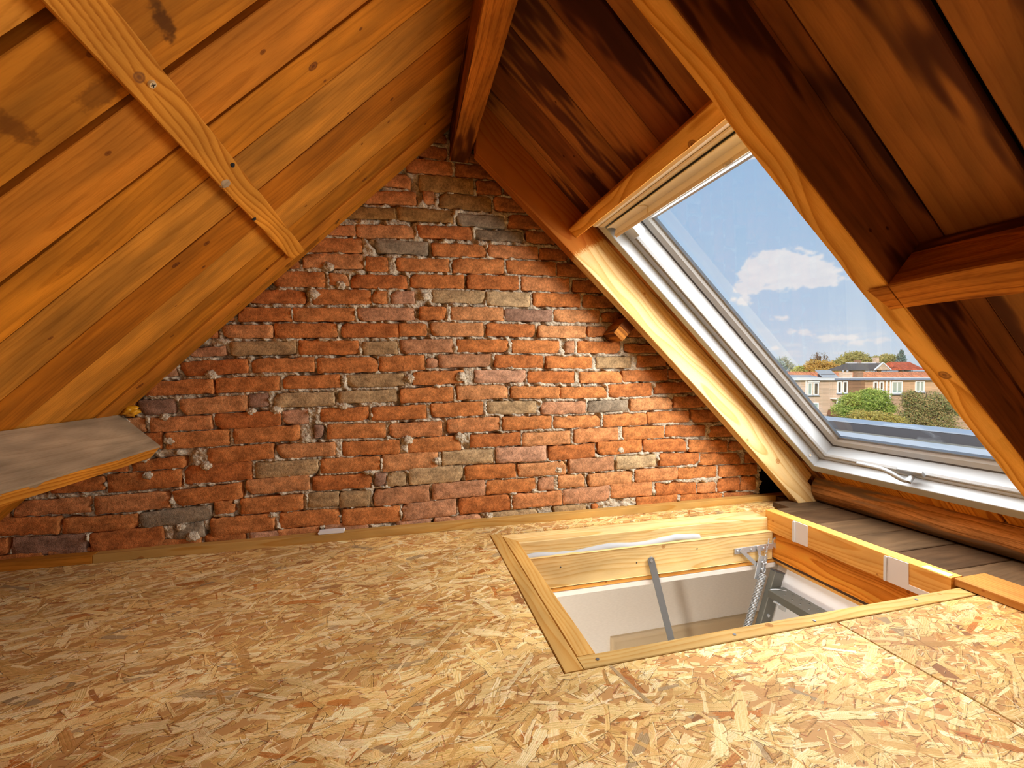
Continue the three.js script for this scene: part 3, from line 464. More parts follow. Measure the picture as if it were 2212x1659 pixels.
// rafters and trimmers (frame RIGHT: the rafters' lower edge is n = 0, the boards lie at n = 0.152)
{
  const r1 = RIGHT(thing('rafter', 'pale pine rafter with small knots on the left side of the skylight', 'rafter'));
  // plumb cut at the ridge beam, foot cut level on the floor boards, notched over the wall plate
  const sh = new THREE.Shape(), out = [[-0.012, 0.0]];
  for (let i = 1; i < 12; i++) out.push([i * 0.18, 0.017 * Math.sin(i / 12 * Math.PI) + 0.0008 * n2(i * 2.2, 8)]);
  out.push([2.05, 0.002], [2.147, 0.104], [2.016, 0.108], [1.975, 0.108], [1.973, 0.145], [1.9, 0.151], [-0.155, 0.151]);
  sh.setFromPoints(out.map(([s, n]) => new THREE.Vector2(s, n)));
  const g = new THREE.ExtrudeGeometry(sh, { depth: 0.0425, bevelEnabled: true, bevelThickness: 0.0015, bevelSize: 0.0015, bevelOffset: -0.0015, bevelSegments: 1 });
  g.translate(0, 0, -1.544); const p = g.attributes.position, uv = g.attributes.uv, nn = g.attributes.normal;
  for (let i = 0; i < p.count; i++) uv.setXY(i, p.getX(i) + 0.25, Math.abs(nn.getZ(i)) > 0.7 ? 0.164 + p.getY(i) : 0.02 - (p.getZ(i) + 1.5));
  part(r1, 'timber', g, M.rafter);
  const r2 = RIGHT(thing('rafter', 'brown rafter with orange lower edge on the right side of the skylight', 'rafter'));
  const taper = (g) => { const p = g.attributes.position; for (let i = 0; i < p.count; i++) { const b = 0.028 * Math.max(0, p.getX(i)); p.setY(i, b + p.getY(i) * (0.15 - b) / 0.15); } g.computeVertexNormals(); return toCreasedNormals(g, 0.6); }; // its lower edge is planed to a taper
  part(r2, 'timber', taper(sweep([[0.0, -0.686], [0.0, -0.6365], [0.002, -0.6345], [0.149, -0.6345], [0.149, -0.686]], -0.02, 2.06, 'x', { seg: 44, wob: 0.0016, seed: 9, uo: 0.1, vo: 0.335, freq: 6 })), M.lightorange);
  tag(part(r2, 'side_face', taper(sweep([[0.003, -0.6362], [0.003, -0.6326], [0.149, -0.6326], [0.149, -0.6362]], -0.018, 2.058, 'x', { seg: 20, wob: 0.0003, seed: 9, uo: 0.3, vo: 0.02 })), M.dark2), 'dark brown planed side');
  for (const z of [0.26, 1.22]) { const r = RIGHT(thing('rafter', z < 1 ? 'brown rafter behind the camera on the near side of the unseen second skylight' : 'brown rafter behind the camera on the far side of the unseen second skylight', 'rafter')); part(r, 'timber', boxGeo(-0.02, 0, z - 0.046, 2.04, 0.15, z, 0.002), M.lightorange); }
  const h = RIGHT(thing('trimmer', 'orange pine trimmer with a chipped upper edge above the skylight', 'beam'));
  part(h, 'timber', sweep([[0.416, 0.065], [0.4135, 0.068], [0.4135, 0.15], [0.458, 0.15], [0.458, 0.067], [0.456, 0.065]].reverse(), -1.4995, -0.688, 'z', { seg: 24, wob: 0.0012, seed: 12, uo: 0.4, vo: 0.13, freq: 9 }), M.lightorange);
  const pu = RIGHT(thing('purlin', 'rough brown purlin lapping over the rafter right of the skylight', 'beam'));
  part(pu, 'timber', sweep([[0.979, 0.024], [0.9145, 0.021], [0.912, 0.024], [0.912, 0.146], [0.979, 0.146]], -0.631, 0.213, 'z', { seg: 24, wob: 0.0022, seed: 14, uo: 0.6, vo: 0.16 }), M.rust);
  part(pu, 'lap', sweep([[0.978, 0.0245], [0.915, 0.021], [0.9155, 0.0225], [0.978, 0.026]].map(([s, n]) => [s, n - 0.0015]), -0.667, -0.6325, 'z', { seg: 3, wob: 0.0008, seed: 14, uo: 0.55, vo: 0.16, cut0: (a) => (a > 0.95 ? 0.012 : -0.003) }), M.rust);
  const st = RIGHT(thing('purlin', 'dark stub of an old purlin in the brick wall behind the pale rafter', 'beam'));
  part(st, 'timber', sweep(rect(0.834, -0.06, 0.888, 0.12, 0.003), -1.66, -1.556, 'z', { seg: 3, wob: 0.002, seed: 15, uo: 0.3, vo: 0.34 }), M.rust);
}
// round wall plate at the eave
single('wall_plate', 'rounded brown timber wall plate along the eave under the skylight', 'beam', (() => {
  const sec = []; for (let i = 0; i < 22; i++) { const a = -Math.PI * 0.5 - i / 22 * Math.PI * 2; sec.push([1.862 + 0.068 * Math.cos(a), 0.0865 + 0.0645 * Math.sin(a) * (1 + 0.06 * Math.cos(a * 3))]); }
  return sweep(sec, -1.497, 1.0, 'z', { seg: 40, wob: 0.004, seed: 21, uo: 0.1, vo: 0.0, crease: 1.2, freq: 2 });
})(), M.log);

// ------------------------------------------------------------------ skylight (frame RIGHT), and an unseen copy behind the camera, placed to brighten the attic
{
  const w = RIGHT(struct('window_1', 'white pivoting roof window with a ventilation flap and a curved handle'));
  const S0 = 0.466, S1 = 1.906, Z0 = -1.447, Z1 = -0.667;
  const sides = (name, prof, mat, par = w, a = S0, b = S1, c = Z0, d = Z1) => frameSides(prof, a, b, c, d).map((g) => part(par, name, g, mat));
  sides('frame_member', [[0, 0.25], [0, 0.1315], [0.0015, 0.13], [0.031, 0.13], [0.033, 0.132], [0.033, 0.25]], M.white);
  part(w, 'lower_rail', sweep([[1.8625, 0.1295], [1.861, 0.131], [1.861, 0.171], [1.876, 0.171], [1.876, 0.1295]], Z0 + 0.033, Z1 - 0.033, 'z', { seg: 2 }), M.white);
  sides('frame_groove', [[-0.004, 0.145], [-0.004, 0.1385], [0.001, 0.1375], [0.001, 0.145]], M.cream);
  sides('sash_member', [[0.0345, 0.24], [0.0345, 0.1745], [0.0365, 0.172], [0.0605, 0.172], [0.0625, 0.1745], [0.0625, 0.181], [0.0665, 0.181], [0.0665, 0.1745], [0.0685, 0.1722], [0.0735, 0.1728], [0.0785, 0.18], [0.081, 0.224], [0.081, 0.24]], M.white);
  part(w, 'gasket', mergeGeometries(frameSides([[0.081, 0.236], [0.081, 0.222], [0.0885, 0.2235], [0.0885, 0.236]], S0, S1, Z0, Z1)), M.gasket);
  sides('glazing_bead', [[0.0885, 0.24], [0.0885, 0.224], [0.09, 0.2225], [0.116, 0.2245], [0.123, 0.231], [0.123, 0.24]], M.white);
  part(w, 'spacer_bar', mergeGeometries(frameSides([[0.123, 0.246], [0.123, 0.236], [0.131, 0.236], [0.131, 0.246]], S0, S1, Z0, Z1)), M.alu);
  const glass = new THREE.MeshPhysicalMaterial({ color: 0xffffff, transmission: 1, thickness: 0, roughness: 0.0, ior: 1.45 });
  const pane = new THREE.BufferGeometry(), q = [S0 + 0.1, S1 - 0.1, Z0 + 0.1, Z1 - 0.1], nn = 0.234;
  pane.setAttribute('position', new THREE.Float32BufferAttribute([q[0], nn, q[2], q[1], nn, q[2], q[1], nn, q[3], q[0], nn, q[3]], 3)); pane.setAttribute('uv', new THREE.Float32BufferAttribute([0, 0, 1, 0, 1, 1, 0, 1], 2)); pane.setIndex([0, 2, 1, 0, 3, 2]); pane.computeVertexNormals();
  part(w, 'glass_pane', pane, glass);
  part(w, 'outer_flashing', mergeGeometries(frameSides([[-0.06, 0.26], [-0.06, 0.17], [0.07, 0.245], [0.07, 0.26]], S0, S1, Z0, Z1)), M.darksteel);
  // lining board and cover strip over the flap
  part(w, 'head_lining', sweep([[0.4585, 0.103], [0.4585, 0.14], [0.482, 0.14], [0.482, 0.12], [0.472, 0.106]], -1.425, -0.668, 'z', { seg: 4 }), M.cream);
  part(w, 'head_strip', sweep([[0.4825, 0.118], [0.4825, 0.16], [0.497, 0.16], [0.497, 0.128], [0.488, 0.119]], -1.4165, -0.668, 'z', { seg: 2 }), M.cream);
  // ventilation flap: concave bar with angled ends and a joint
  const flapSec = [[0.5045, 0.16], [0.5045, 0.126], [0.5065, 0.1245], [0.511, 0.132], [0.518, 0.141], [0.526, 0.1475], [0.5315, 0.1495], [0.5395, 0.1385], [0.5445, 0.131], [0.5445, 0.16]];
  const flap = part(w, 'ventilation_flap', sweep(flapSec, -1.393, -1.19, 'z', { seg: 2, cut0: (a, b) => (0.15 - b) * -0.25 + (a - 0.505) * -0.25 }), M.flap);
  part(flap, 'flap_section', sweep(flapSec, -1.186, -0.70, 'z', { seg: 2 }), M.flap);
  part(flap, 'flap_rib', sweep(flapSec.map(([s, n]) => [s, n - 0.0025]), -1.19, -1.186, 'z', { seg: 1 }), M.cream);
  part(w, 'flap_lip', sweep([[0.5447, 0.1305], [0.5447, 0.18], [0.549, 0.18], [0.556, 0.1325], [0.5553, 0.1305], [0.547, 0.1295]], -1.4, -0.70, 'z', { seg: 2 }), M.cream);
  part(w, 'hinge_cover', boxGeo(0.556, 0.168, -1.383, 0.606, 0.2, -1.365 + 0.02, 0.003), M.white);
  // type plate with its lettering
  const cv = document.createElement('canvas'); cv.width = 256; cv.height = 72; const c = cv.getContext('2d');
  c.fillStyle = '#d9d3c6'; c.fillRect(0, 0, 256, 72); c.strokeStyle = '#4a463f'; c.lineWidth = 5; c.strokeRect(5, 5, 246, 62); c.fillStyle = '#3f3b35'; c.font = 'bold 50px sans-serif'; c.textAlign = 'center'; c.textBaseline = 'middle'; c.fillText('VELUX', 128, 38);
  const ct = new THREE.CanvasTexture(cv); ct.colorSpace = THREE.SRGBColorSpace;
  const pl = new THREE.BufferGeometry(), zz = [-0.866, -0.836], ss = [0.5472, 0.5552], n9 = 0.1288;
  pl.setAttribute('position', new THREE.Float32BufferAttribute([ss[1], n9, zz[0], ss[1], n9, zz[1], ss[0], n9, zz[1], ss[0], n9, zz[0]], 3)); pl.setAttribute('uv', new THREE.Float32BufferAttribute([0, 0, 1, 0, 1, 1, 0, 1], 2)); pl.setIndex([0, 1, 2, 0, 2, 3]); pl.computeVertexNormals();
  part(w, 'type_plate', pl, std({ map: ct, roughness: 0.5 }));
  // handle on the sash: plate and bent lever
  const lv = new THREE.CatmullRomCurve3([[1.785, 0.136, -1.196], [1.784, 0.134, -1.15], [1.785, 0.132, -1.112], [1.793, 0.13, -1.093], [1.812, 0.129, -1.075], [1.828, 0.132, -1.062], [1.832, 0.142, -1.054]].map((p) => new THREE.Vector3(...p)));
  const hd = part(w, 'handle', new THREE.TubeGeometry(lv, 48, 0.0082, 16, false), M.alu);
  part(hd, 'lever_tip', new THREE.SphereGeometry(0.0082, 16, 12), M.alu, [1.785, 0.136, -1.196]); part(hd, 'pivot', new THREE.CylinderGeometry(0.009, 0.009, 0.036, 20), M.alu, [1.832, 0.148, -1.054]);
  part(hd, 'mounting_plate', new RoundedBoxGeometry(0.026, 0.014, 0.078, 3, 0.005), M.alu, [1.818, 0.163, -1.055]);
  part(w, 'plug', new THREE.TorusGeometry(0.0072, 0.0018, 10, 28), M.white, [1.811, 0.149, Z0 + 0.034]);
  part(w, 'plug', new THREE.CylinderGeometry(0.006, 0.006, 0.002, 24), M.cream, [1.811, 0.149, Z0 + 0.0335], [R(90), 0, 0]);
  const t = w.clone(); t.name = 'window_2'; t.position.z += 1.775; t.userData = { label: 'unseen copy of the white roof window behind the camera, placed to brighten the attic', kind: 'structure' }; scene.add(t);
}

// ------------------------------------------------------------------ hatch lining, folding loft ladder, insulation
{
  const g = thing('hatch_lining', 'orange pine box lining inside the floor hatch', 'hatch frame');
  const V = 0.597;
  part(g, 'panel', sweep(rect(-1.4205, -0.172, -1.4385, -0.0575, 0.002).map(([z, y]) => [y, z]), 0.398, 1.4995, 'x', { seg: 10, wob: 0.0006, seed: 31, uo: 0.7, vo: 0.33 }), M.pale);
  tag(g.children[0], 'pale back panel');
  part(g, 'panel', sweep([[1.5105, -0.0625], [1.5105, -0.17], [1.528, -0.17], [1.528, -0.0625]], -1.44, -0.80, 'z', { seg: 8, wob: 0.0005, seed: 32, uo: 0.2, vo: 0.17 }), M.deep);
  part(g, 'panel', boxGeo(0.38, -0.17, -1.42, 0.3975, -0.032, -0.82, 0.002, { vo: 0.02 }), M.box); part(g, 'panel', sweep(rect(-0.838, -0.17, -0.8205, -0.042, 0.002).map(([z, y]) => [y, z]), 0.398, 1.5095, 'x', { vo: 0.34 }), M.box);
  part(g, 'bead', sweep(rect(-1.4265, -0.1905, -1.44, -0.1765, 0.001).map(([z, y]) => [y, z]), 0.398, 1.53, 'x', { seg: 6, vo: 0.18 }), M.box);
  part(g, 'seal', boxGeo(0.398, -0.1763, -1.44, 1.53, -0.1722, -1.4235, 0.0005), M.black); part(g, 'seal', boxGeo(1.5125, -0.181, -1.44, 1.53, -0.1705, -0.83, 0.0005), M.seal); part(g, 'hinge_strip', boxGeo(1.5115, -0.1925, -1.415, 1.531, -0.1815, -0.83, 0.001), M.box);  // dark strips drawn along the seam under the panels
  for (const [x, y] of [[0.55, -0.10], [0.86, -0.118], [1.13, -0.092]]) part(g, 'nail_hole', new THREE.CylinderGeometry(0.003, 0.003, 0.0015, 10), M.screwdark, [x, y, -1.4203], [R(90), 0, 0]);
}
{ // insulation showing between joist and lining
  const pts = []; for (let i = 0; i <= 26; i++) { const x = 0.4 + i * 0.029; pts.push(new THREE.Vector3(x, -0.0655 + 0.0145 * i / 26 + 0.005 * Math.sin(i * 0.62 + 0.3) + 0.002 * n2(i * 0.5, 2), -1.4425)); }
  const geo = new THREE.TubeGeometry(new THREE.CatmullRomCurve3(pts), 90, 0.0125, 12, false);
  single('pipe_insulation', 'grey white foam strip squeezed between the joist and the hatch lining', 'insulation', geo, M.foamgrey);
}
{
  const L = thing('loft_ladder', 'grey steel folding loft ladder on a white hatch lid with spring and chain', 'ladder');
  const th = R(71), H = [1.529, -0.196], dir = (l, n = 0) => [H[0] - Math.cos(th) * l - Math.sin(th) * n, H[1] - Math.sin(th) * l + Math.cos(th) * n]; // along the lid, and off its upper face
  const along = (l0, l1, nA, nB, z0, z1, c = 0.002) => { const p = [dir(l0, nA), dir(l0, nB), dir(l1, nB), dir(l1, nA)]; return sweep(p, z0, z1, 'z', { seg: 1 }); };
  part(L, 'lid', along(0.0, 1.02, -0.019, 0, -1.415, -0.826), M.lid);
  part(L, 'lid_edge', along(-0.004, 0.0, -0.021, 0.002, -1.415, -0.826), M.box);
  const tube = (z) => { const c = dir(0.02, 0.075); const len = 1.0; const m = part(L, 'stringer', new RoundedBoxGeometry(0.05, len, 0.026, 3, 0.004), M.ladder); const e = dir(0.02 + len / 2, 0.062); m.position.set(e[0], e[1], z); m.rotation.z = -(Math.PI / 2 - th); return m; };
  const sA = tube(-1.36); tube(-0.905);
  part(sA, 'end_cap', new RoundedBoxGeometry(0.051, 0.006, 0.027, 2, 0.002), M.darksteel, [0, 0.5, 0]);
  part(sA, 'bolt', new THREE.CylinderGeometry(0.006, 0.006, 0.006, 16), M.steel, [-0.003, 0.325, 0.015], [R(90), 0, 0]);
  // treads: folded sheet with raised grip holes
  for (let k = 0; k < 3; k++) {
    const y = -0.851 + 0.597 - k * 0.25, x = 1.402 - k * 0.25 / Math.tan(th), z0 = -1.345, z1 = -0.92;
    const t = part(L, 'tread', sweep([[x + 0.002, y], [x + 0.078, y], [x + 0.08, y - 0.002], [x + 0.08, y - 0.026], [x + 0.0785, y - 0.026], [x + 0.0785, y - 0.0018], [x + 0.0016, y - 0.0018], [x + 0.0016, y - 0.03], [x, y - 0.03], [x, y - 0.002]], z0, z1, 'z', { seg: 1, crease: 0.5 }), M.ladder);
    const hole = new THREE.LatheGeometry([[0.0022, -0.0008], [0.003, 0.0016], [0.0042, 0.0018], [0.0066, 0.0]].map((p) => new THREE.Vector2(...p)), 20), pit = new THREE.CylinderGeometry(0.0026, 0.0026, 0.0006, 16);
    if (k === 0) { for (let i = 0; i < 12; i++) for (const r of [0, 1]) { const p = [x + 0.025 + r * 0.033, y + 0.0002, z0 + 0.052 + i * 0.0335 + r * 0.008]; part(t, 'grip_hole', hole, M.ladder, p); part(t, 'grip_pit', pit, M.black, p); }
      part(t, 'weld_edge', new THREE.TubeGeometry(new THREE.CatmullRomCurve3([[x + 0.006, y + 0.001, z0 + 0.004], [x + 0.03, y + 0.003, z0 + 0.014], [x + 0.058, y + 0.001, z0 + 0.03]].map((p) => new THREE.Vector3(...p))), 16, 0.0016, 8), M.steel); }
  }
  // hinge arm on the back panel: plate, disc, two links, lower plate, spring and chain
  const Zp = -1.4175, bar = (a, b, w, d, z, mat = M.steel, name = 'link') => { const len = Math.hypot(b[0] - a[0], b[1] - a[1]); const m = part(L, name, new RoundedBoxGeometry(len + w, w, d, 3, Math.min(d, w) * 0.3), mat, [(a[0] + b[0]) / 2, (a[1] + b[1]) / 2, z]); m.rotation.z = Math.atan2(b[1] - a[1], b[0] - a[0]); return m; };
  const plate = bar([1.318, -0.121], [1.488, -0.118], 0.024, 0.004, Zp, M.steel, 'hinge_plate');
  part(plate, 'disc', new THREE.CylinderGeometry(0.026, 0.026, 0.004, 32), M.steel, [0.118, 0.013, 0.001], [R(90), 0, 0]); part(plate, 'disc_hole', new THREE.CylinderGeometry(0.009, 0.009, 0.0044, 24), M.box, [0.106, 0.022, 0.0012], [R(90), 0, 0]);
  const rivet = (x, y, z, r = 0.0048) => part(L, 'rivet', new THREE.SphereGeometry(r, 16, 10, 0, Math.PI * 2, 0, Math.PI / 2), M.steel, [x, y, z], [R(90), 0, 0]);
  for (const x of [1.318, 1.337, 1.385, 1.416, 1.447]) rivet(x, -0.1195, Zp + 0.003);
  bar([1.337, -0.1195], [1.416, -0.19], 0.016, 0.003, Zp + 0.006); bar([1.418, -0.112], [1.43, -0.172], 0.015, 0.003, Zp + 0.008);
  const foot = dir(0.085, 0.07), top = [1.437, -0.168];
  bar([top[0] - 0.004, top[1] - 0.002], [1.42, -0.222], 0.044, 0.004, Zp + 0.012, M.steel, 'lower_plate');
  rivet(1.43, -0.172, Zp + 0.016); rivet(1.448, -0.178, Zp + 0.016, 0.0055); rivet(1.427, -0.2, Zp + 0.016, 0.0055); rivet(1.416, -0.229, Zp + 0.016, 0.004);
  const helix = []; const A = new THREE.Vector3(1.418, -0.212, -1.386), B = new THREE.Vector3(1.327, -0.46, -1.386), ax = B.clone().sub(A).normalize(), e1 = new THREE.Vector3(0, 0, 1), e2 = new THREE.Vector3().crossVectors(ax, e1), turns = 46;
  for (let i = 0; i <= turns * 12; i++) { const a = i / 12 * Math.PI * 2; helix.push(A.clone().lerp(B, i / (turns * 12)).addScaledVector(e1, Math.cos(a) * 0.0125).addScaledVector(e2, Math.sin(a) * 0.0125)); }
  part(L, 'spring', new THREE.TubeGeometry(new THREE.CatmullRomCurve3(helix), turns * 14, 0.0017, 6, false), M.steel);
  const hook = part(L, 'spring_hook', new THREE.TorusGeometry(0.011, 0.0019, 8, 28, Math.PI * 1.6), M.steel, [1.423, -0.197, -1.386]); hook.rotation.set(0, R(15), R(120));
  const c0 = new THREE.Vector3(1.424, -0.192, -1.392), c1 = new THREE.Vector3(1.471, -0.083, -1.41), links = 7, lk = new THREE.TorusGeometry(0.0048, 0.0013, 8, 20), up = c1.clone().sub(c0).normalize(); lk.scale(0.8, 2.1, 1);
  for (let i = 0; i < links; i++) { const m = part(L, 'chain_link', lk, M.steel); m.position.lerpVectors(c0, c1, (i + 0.5) / links); m.quaternion.setFromUnitVectors(new THREE.Vector3(0, 1, 0), up).multiply(new THREE.Quaternion().setFromAxisAngle(new THREE.Vector3(0, 1, 0), i % 2 ? R(90) : R(20))); }
  part(L, 'lid_bracket', new RoundedBoxGeometry(0.034, 0.006, 0.03, 2, 0.002), M.steel, [1.41, -0.285, -1.30]); part(L, 'lid_bracket', new RoundedBoxGeometry(0.006, 0.03, 0.03, 2, 0.002), M.steel, [1.422, -0.3, -1.30]);
}
{ // flat stay arm pivoted on the far lining panel
  const g = thing('stay_arm', 'flat grey steel stay bar hanging into the hatch from the far lining panel', 'stay bar');
  const a = new THREE.Vector2(0.918, -0.113), b = new THREE.Vector2(1.05, -0.58), l = a.distanceTo(b);
  const sh = new THREE.Shape(); sh.absarc(0, 0, 0.0135, 0, Math.PI, false); sh.lineTo(-0.0125, -l); sh.lineTo(0.0125, -l); sh.closePath();
  const m = part(g, 'bar', new THREE.ExtrudeGeometry(sh, { depth: 0.0025, bevelEnabled: true, bevelThickness: 0.0006, bevelSize: 0.0006, bevelSegments: 1, curveSegments: 16 }), M.strap, [a.x, a.y, -1.414]);
  m.rotation.z = Math.atan2(b.x - a.x, a.y - b.y);
  part(g, 'pivot', new THREE.CylinderGeometry(0.0055, 0.0055, 0.012, 20), M.steel, [a.x, a.y, -1.415], [R(90), 0, 0]);
}

// ------------------------------------------------------------------ room under the hatch
{
  const c = struct('ceiling_lower', 'white ceiling edge round the hatch'), y0 = -0.209, y1 = -0.1925;
  const pc = (a, b, z0, z1) => part(c, 'ceiling_panel', boxGeo(a, y0, z0, b, y1, z1, 0.0008), M.plaster);
  pc(-1.2, 0.392, -1.66, 1.2); pc(0.392, 2.6, -1.66, -1.4215); pc(0.392, 2.6, -0.822, 1.2); pc(1.535, 2.6, -1.4215, -0.822);
  const w = struct('wall_lower', 'off-white woodchip wallpaper in the room below');
  part(w, 'wallpaper', boxGeo(-1.2, -2.75, -1.70, 2.6, -0.206, -1.652, 0.001), M.paper); part(w, 'side', boxGeo(-1.25, -2.75, -1.7, -1.2, -0.2, 1.25, 0.001), M.paper); part(w, 'side', boxGeo(2.6, -2.75, -1.7, 2.65, -0.2, 1.25, 0.001), M.paper); part(w, 'side', boxGeo(-1.25, -2.75, 1.2, 2.65, -0.2, 1.25, 0.001), M.paper);
  const f = struct('floor_lower', 'floor of the room below'); part(f, 'boards', boxGeo(-1.25, -2.8, -1.7, 2.65, -2.74, 1.25, 0.001), M.trim);
  const d = struct('door_1', 'beige moulded door frame on the wall below the hatch');
  const prof = [[0, 0], [0, 0.012], [0.006, 0.02], [0.016, 0.021], [0.02, 0.015], [0.075, 0.017], [0.082, 0.009], [0.088, 0.008], [0.088, 0]];
  const y = -1.143 + EYE, mt = (x0, x1, ya, yb) => frameSides(prof, x0, x1, ya, yb);
  const fr = mt(0.872, 1.82, -y, 3.2); // built in (x, height off wall, depth below floor) and turned to stand on the wall
  fr.forEach((g, i) => { if (i === 2 || i === 3 || i === 1 || i === 0) { g.rotateX(R(90)); part(d, 'architrave', g, M.beige, [0, 0, -1.652]); } });
  part(d, 'door_leaf', boxGeo(0.955, -2.74, -1.66, 1.74, y - 0.086, -1.646, 0.001), M.beige);
  const lamp = thing('ceiling_lamp', 'white opal ceiling lamp out of view below the hatch, placed to light the wall there', 'lamp');  // lamp out of view, placed to light the wall below the hatch
  part(lamp, 'base', new THREE.CylinderGeometry(0.1, 0.1, 0.02, 40), M.white, [0.0, -0.22, -0.4]);
  part(lamp, 'globe', new THREE.SphereGeometry(0.1, 32, 16), std({ color: 0xffffff, emissive: 0xfff0dc, emissiveIntensity: 1.5, roughness: 0.4 }), [0.0, -0.27, -0.4]);
  const p = new THREE.PointLight(0xfff2e2, 4.5); p.position.set(0.0, -0.27, -0.4); p.castShadow = true; p.shadow.radius = 4; scene.add(p);
}
// the rest of the shell: far gable behind the camera, eaves
{ const f = struct('wall_front', 'plain gable wall behind the camera'); part(f, 'wall', boxGeo(-2.4, -0.2, 2.4, 2.6, 2.1, 2.55), M.plaster);
  const s = struct('wall_right', 'closed eave behind the wall plate'); part(s, 'eave_board', boxGeo(2.06, -0.3, -1.95, 2.12, -0.06, 2.5), M.deck);
  const l = struct('wall_left', 'closed eave at the foot of the left slope'); part(l, 'eave_board', boxGeo(-1.85, -0.3, -1.95, -1.76, 0.2, 2.5), M.deck); }

// ------------------------------------------------------------------ outside: flat roof, gardens, houses, trees
{
  const f = struct('roof_flat', 'pale flat roof of the extension under the skylight');
  part(f, 'membrane', boxGeo(2.15, -0.25, -12, 4.97, -0.053, 4, 0.002), std({ color: 0xcfd4da, roughness: 0.45 }));
  part(f, 'gutter_edge', boxGeo(4.97, -0.25, -12, 5.16, -0.06, 4, 0.002), std({ color: 0x8b8678, roughness: 0.8 }));
  part(f, 'upstand', sweep([[5.15, -0.06], [5.2, 0.04], [5.3, 0.04], [5.3, -0.3], [5.15, -0.3]], -12, 4, 'z', { seg: 1 }), std({ color: 0x4b4a4e, roughness: 0.6 }));
  part(f, 'edge_trim', sweep([[5.19, 0.034], [5.19, 0.045], [5.21, 0.048], [5.47, 0.053], [5.53, 0.053], [5.53, -0.2], [5.5, -0.2], [5.5, 0.0405], [5.2, 0.0405]], -12, 4, 'z', { seg: 1 }), std({ color: 0xb9c4d2, roughness: 0.35, metalness: 0.3 }));
  part(f, 'outer_wall', boxGeo(2.15, -6.2, -12, 5.4, -0.25, 4, 0.002), M.facade);
}
{ const g = struct('ground', 'back gardens between the houses'); part(g, 'lawn', new THREE.PlaneGeometry(300, 300).rotateX(-Math.PI / 2), std({ color: 0x59652f, roughness: 1 }), [40, -5.6, -40]); }
const OPP = (o, dz = 0) => { const b = R(-14.5); o.rotation.y = b; o.position.set(Math.sin(-b) * (42 + dz), 0, -Math.cos(b) * (42 + dz)); return o; }; // facing row: x along it, z towards us
const glassDark = std({ color: 0x4d4a44, roughness: 0.12 }), glassPale = std({ color: 0x9fb0a8, roughness: 0.15 }), frameWhite = std({ color: 0xf2f2f0, roughness: 0.6 }), fasciaBlue = std({ color: 0x7f8ea6, roughness: 0.5 }), fasciaWhite = std({ color: 0xe6eaf0, roughness: 0.5 }), leadGrey = std({ color: 0x9aa2aa, roughness: 0.7 }), slate = std({ color: 0x4a4c50, roughness: 0.7 });
function windowIn(house, x0, x1, y0, y1, mat = glassDark, lights = 1) {
  const w = part(house, 'window', mergeGeometries(frameSides([[0, 0], [0, 0.1], [0.09, 0.1], [0.09, 0]], x0, x1, -y1, -y0)).rotateX(R(90)), frameWhite);
  for (let k = 0; k < lights; k++) { const a = lerp(x0 + 0.09, x1 - 0.09, k / lights), b = lerp(x0 + 0.09, x1 - 0.09, (k + 1) / lights); part(w, 'pane', boxGeo(a + 0.03 * (k > 0), y0 + 0.09, 0.02, b - 0.03 * (k < lights - 1), y1 - 0.09, 0.05, 0.002), mat); if (k) part(w, 'mullion', boxGeo(a - 0.04, y0 + 0.05, 0.03, a + 0.04, y1 - 0.05, 0.1, 0.002), frameWhite); }
  part(w, 'sill', boxGeo(x0 - 0.05, y0 - 0.12, 0.0, x1 + 0.05, y0, 0.16, 0.004), leadGrey);
}
function house(label, x0, x1, wallMat, fascia, roofY, o = {}) {
  const h = OPP(thing('terraced_house', label, 'house'));
  part(h, 'wall', boxGeo(x0, -5.7, -6, x1, 0.2, 0, 0.01), wallMat);
  part(h, 'fascia', boxGeo(x0, 0.17, -6, x1, 0.36, 0.28, 0.01), fascia); part(h, 'flat_roof', boxGeo(x0, 0.361, -6, x1, 0.42, 0.3, 0.01), fasciaWhite);
  part(h, 'tiled_roof', (() => { const g = sweep([[0.42, -3.2], [roofY, -4.4], [0.42, -5.6]], x0, x1, 'x', { seg: 1 }); return g; })(), o.roof ?? M.tiles);
  return h;
}
